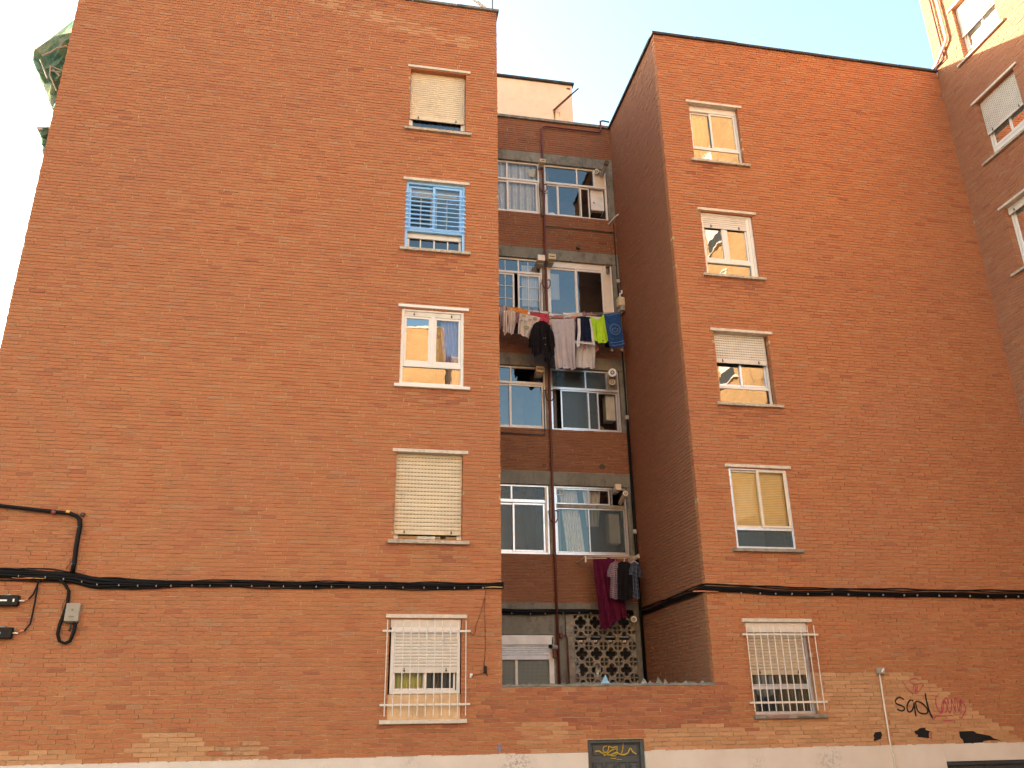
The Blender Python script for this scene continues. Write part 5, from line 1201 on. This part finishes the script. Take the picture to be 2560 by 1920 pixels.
for (x0_,y0_,x1_,y1_) in ((1005,665,1110,648),(1040,884,1148,868),(1042,908,1150,890)):
    p=at(*B_(x0_,y0_),Y1-.05); q=at(*B_(x1_,y1_),Y1-.05); ribbon(mb,[p,((p[0]+q[0])/2,(p[1]+q[1])/2-.01),q],.012,Y1-.055)
mb.build('border_print','f_pale_blue',bt)
for x_ in (1050,1130): cloth(B_,Y2,[(x_-6,905),(x_+8,905)],[(x_-8,945),(x_+12,955)],'f_beige','cloth','beige cloth end below the blue towel on the '+('left' if x_<1100 else 'right'),'cloth',1,.01,nx=6,nz=4)
cloth(B_,Y3,[(1000,880),(1015,870),(1028,865)],[(996,915),(1012,925),(1030,920)],'f_navy','cloth','dark scrap of cloth between the lime top and blue towel','cloth',1,.01,nx=8,nz=5)
pegs(B_,Y1-.01,[(176,590),(210,605),(248,615),(296,602),(343,606),(415,620),(475,625),(830,640),(890,645),(982,640)],['rust_bar','f_grey_dark','vent_cream','f_green','spray_blue','spray_blue','spray_blue','f_pink','f_pink','f_green'],
 ['brown peg at the left end of the line','dark peg on the beige cloth','cream peg over the beige rag','green peg over the purple cloth','blue peg by the flowered towel','blue peg on the white hem, left one','blue peg on the white hem, right one','pink peg above the navy jacket','pink peg left of the lime top','green peg between lime top and blue towel'])
# lower rack
Z1=2.75
rk=empty('drying_rack',at3(*C_(1100,1230),Z1),'cream wall bracket and line under the second floor right bay window','drying rack')
a=at(*C_(1040,1240),Z1); b=at(*C_(1568,1235),Z1)
mb=MB(); mb.bbox(a[0]-.015,a[0]+.015,Z1-.02,3.41,a[1]-.02,a[1]+.02,.004); mb.build('arm','cream_metal',rk); mb=MB(); mb.bbox(a[0]-.02,a[0]+.015,Z1-.03,Z1-.001,a[1]-.10,a[1]+.03,.004); mb.build('arm_end','cream_metal',rk)
mb=MB(); mb.bbox(b[0]-.012,b[0]+.012,Z1-.02,3.41,b[1]-.02,b[1]+.06,.004); mb.build('arm','cream_metal',rk)
for yy in (Z1,2.95): mb=MB(); mb.tube([(a[0],yy,a[1]+.01),(b[0],yy,b[1]+.02)],.007,6); mb.build('line','cream_metal',rk)
# maroon sheet in the E1 crop coordinates
cvt=lambda p:((1200+p[0]/3.95-1200)*3.456,(1080+p[1]/3.95-1460)*3.456)
cloth(E1,2.95,[cvt((1113,1225)),cvt((1200,1238)),cvt((1345,1248))],[(1045,385),(1090,395),(1150,340),(1215,300),(1262,290)],'f_maroon','sheet','maroon sheet hanging far down in front of the pierced screen','sheet',3.3,.055,nx=50,nz=22)
def shirt(top,bot,slL,slR,mat,label,folds,hang):
    sh=cloth(C_,Z1-.02,top,bot,mat,'shirt',label,'shirt',folds,.03,nx=34,nz=14)
    for s in (slL,slR):
        if s: cloth(C_,Z1-.06,s[0],s[1],mat,'sleeve',None,None,1,.015,parent=sh,nx=10,nz=8)
    a=at(*C_(*hang),Z1-.0); mb=MB(); mb.tube([(a[0]-.10,Z1,a[1]-.075),(a[0],Z1,a[1]-.015),(a[0]+.10,Z1,a[1]-.075)],.006,6); mb.tube([(a[0],Z1,a[1]-.015),(a[0],Z1,a[1]+.03),(a[0]+.015,Z1,a[1]+.045),(a[0]+.03,Z1,a[1]+.03)],.005,6); mb.build('coat_hanger','f_pink' if mat=='f_check' else 'white_tag',sh)
shirt([(1285,1300),(1315,1283),(1340,1275),(1362,1285)],[(1285,1630),(1300,1640),(1335,1655),(1356,1650)],([(1285,1300),(1275,1320),(1270,1330)],[(1300,1440),(1275,1435),(1253,1420)]),None,'f_check','short-sleeved shirt in a small maroon and white check',1.5,(1338,1265))
shirt([(1358,1300),(1395,1278),(1440,1275),(1480,1290),(1500,1310)],[(1345,1640),(1400,1660),(1450,1665),(1510,1650)],None,None,'f_black','black shirt hanging between the checked and the plaid shirts',3,(1425,1265))
shirt([(1495,1300),(1520,1280),(1545,1290),(1560,1305)],[(1505,1620),(1530,1640),(1560,1655),(1580,1630)],([(1495,1300),(1485,1320),(1478,1340)],[(1515,1400),(1495,1415),(1470,1400)]),([(1560,1300),(1575,1330),(1582,1350)],[(1570,1430),(1590,1440),(1597,1400)]),'f_plaid','dark blue and grey plaid shirt at the right end of the lower rack',2,(1520,1265))
bk=at3(*A_(1260,1420),3.1)
mb=MB(); mb.tube([(bk[0]-.15,3.36,bk[2]-.15),(bk[0]-.02,3.2,bk[2]-.02),(bk[0]+.12,3.1,bk[2]+.06)],.014,6); mb.tube([(bk[0]+.12,3.1,bk[2]+.0),(bk[0]+.12,3.1,bk[2]+.12)],.012,6); mb.build('line_bracket','tarp_white',label='pale clothes line bracket in the corner under the top floor window',cat='bracket')

GR={'clothes peg':'pegs on the clothes lines','vent':'vents above the bay windows','flue':'flues beside the bay windows','splice box':'black splice boxes','pipe':'pipes fixed to the brick','cable bundle':'black cable bundles on the walls','cable':'leads from the splice boxes','shirt':'shirts on the lower rack','towel':'towels on the upper lines','sheet':'hanging sheets','cloth':'cloths on the upper lines'}
for o in list(bpy.data.objects):
    if o.parent is None and o.get('category') in GR: o['group']=GR[o['category']]
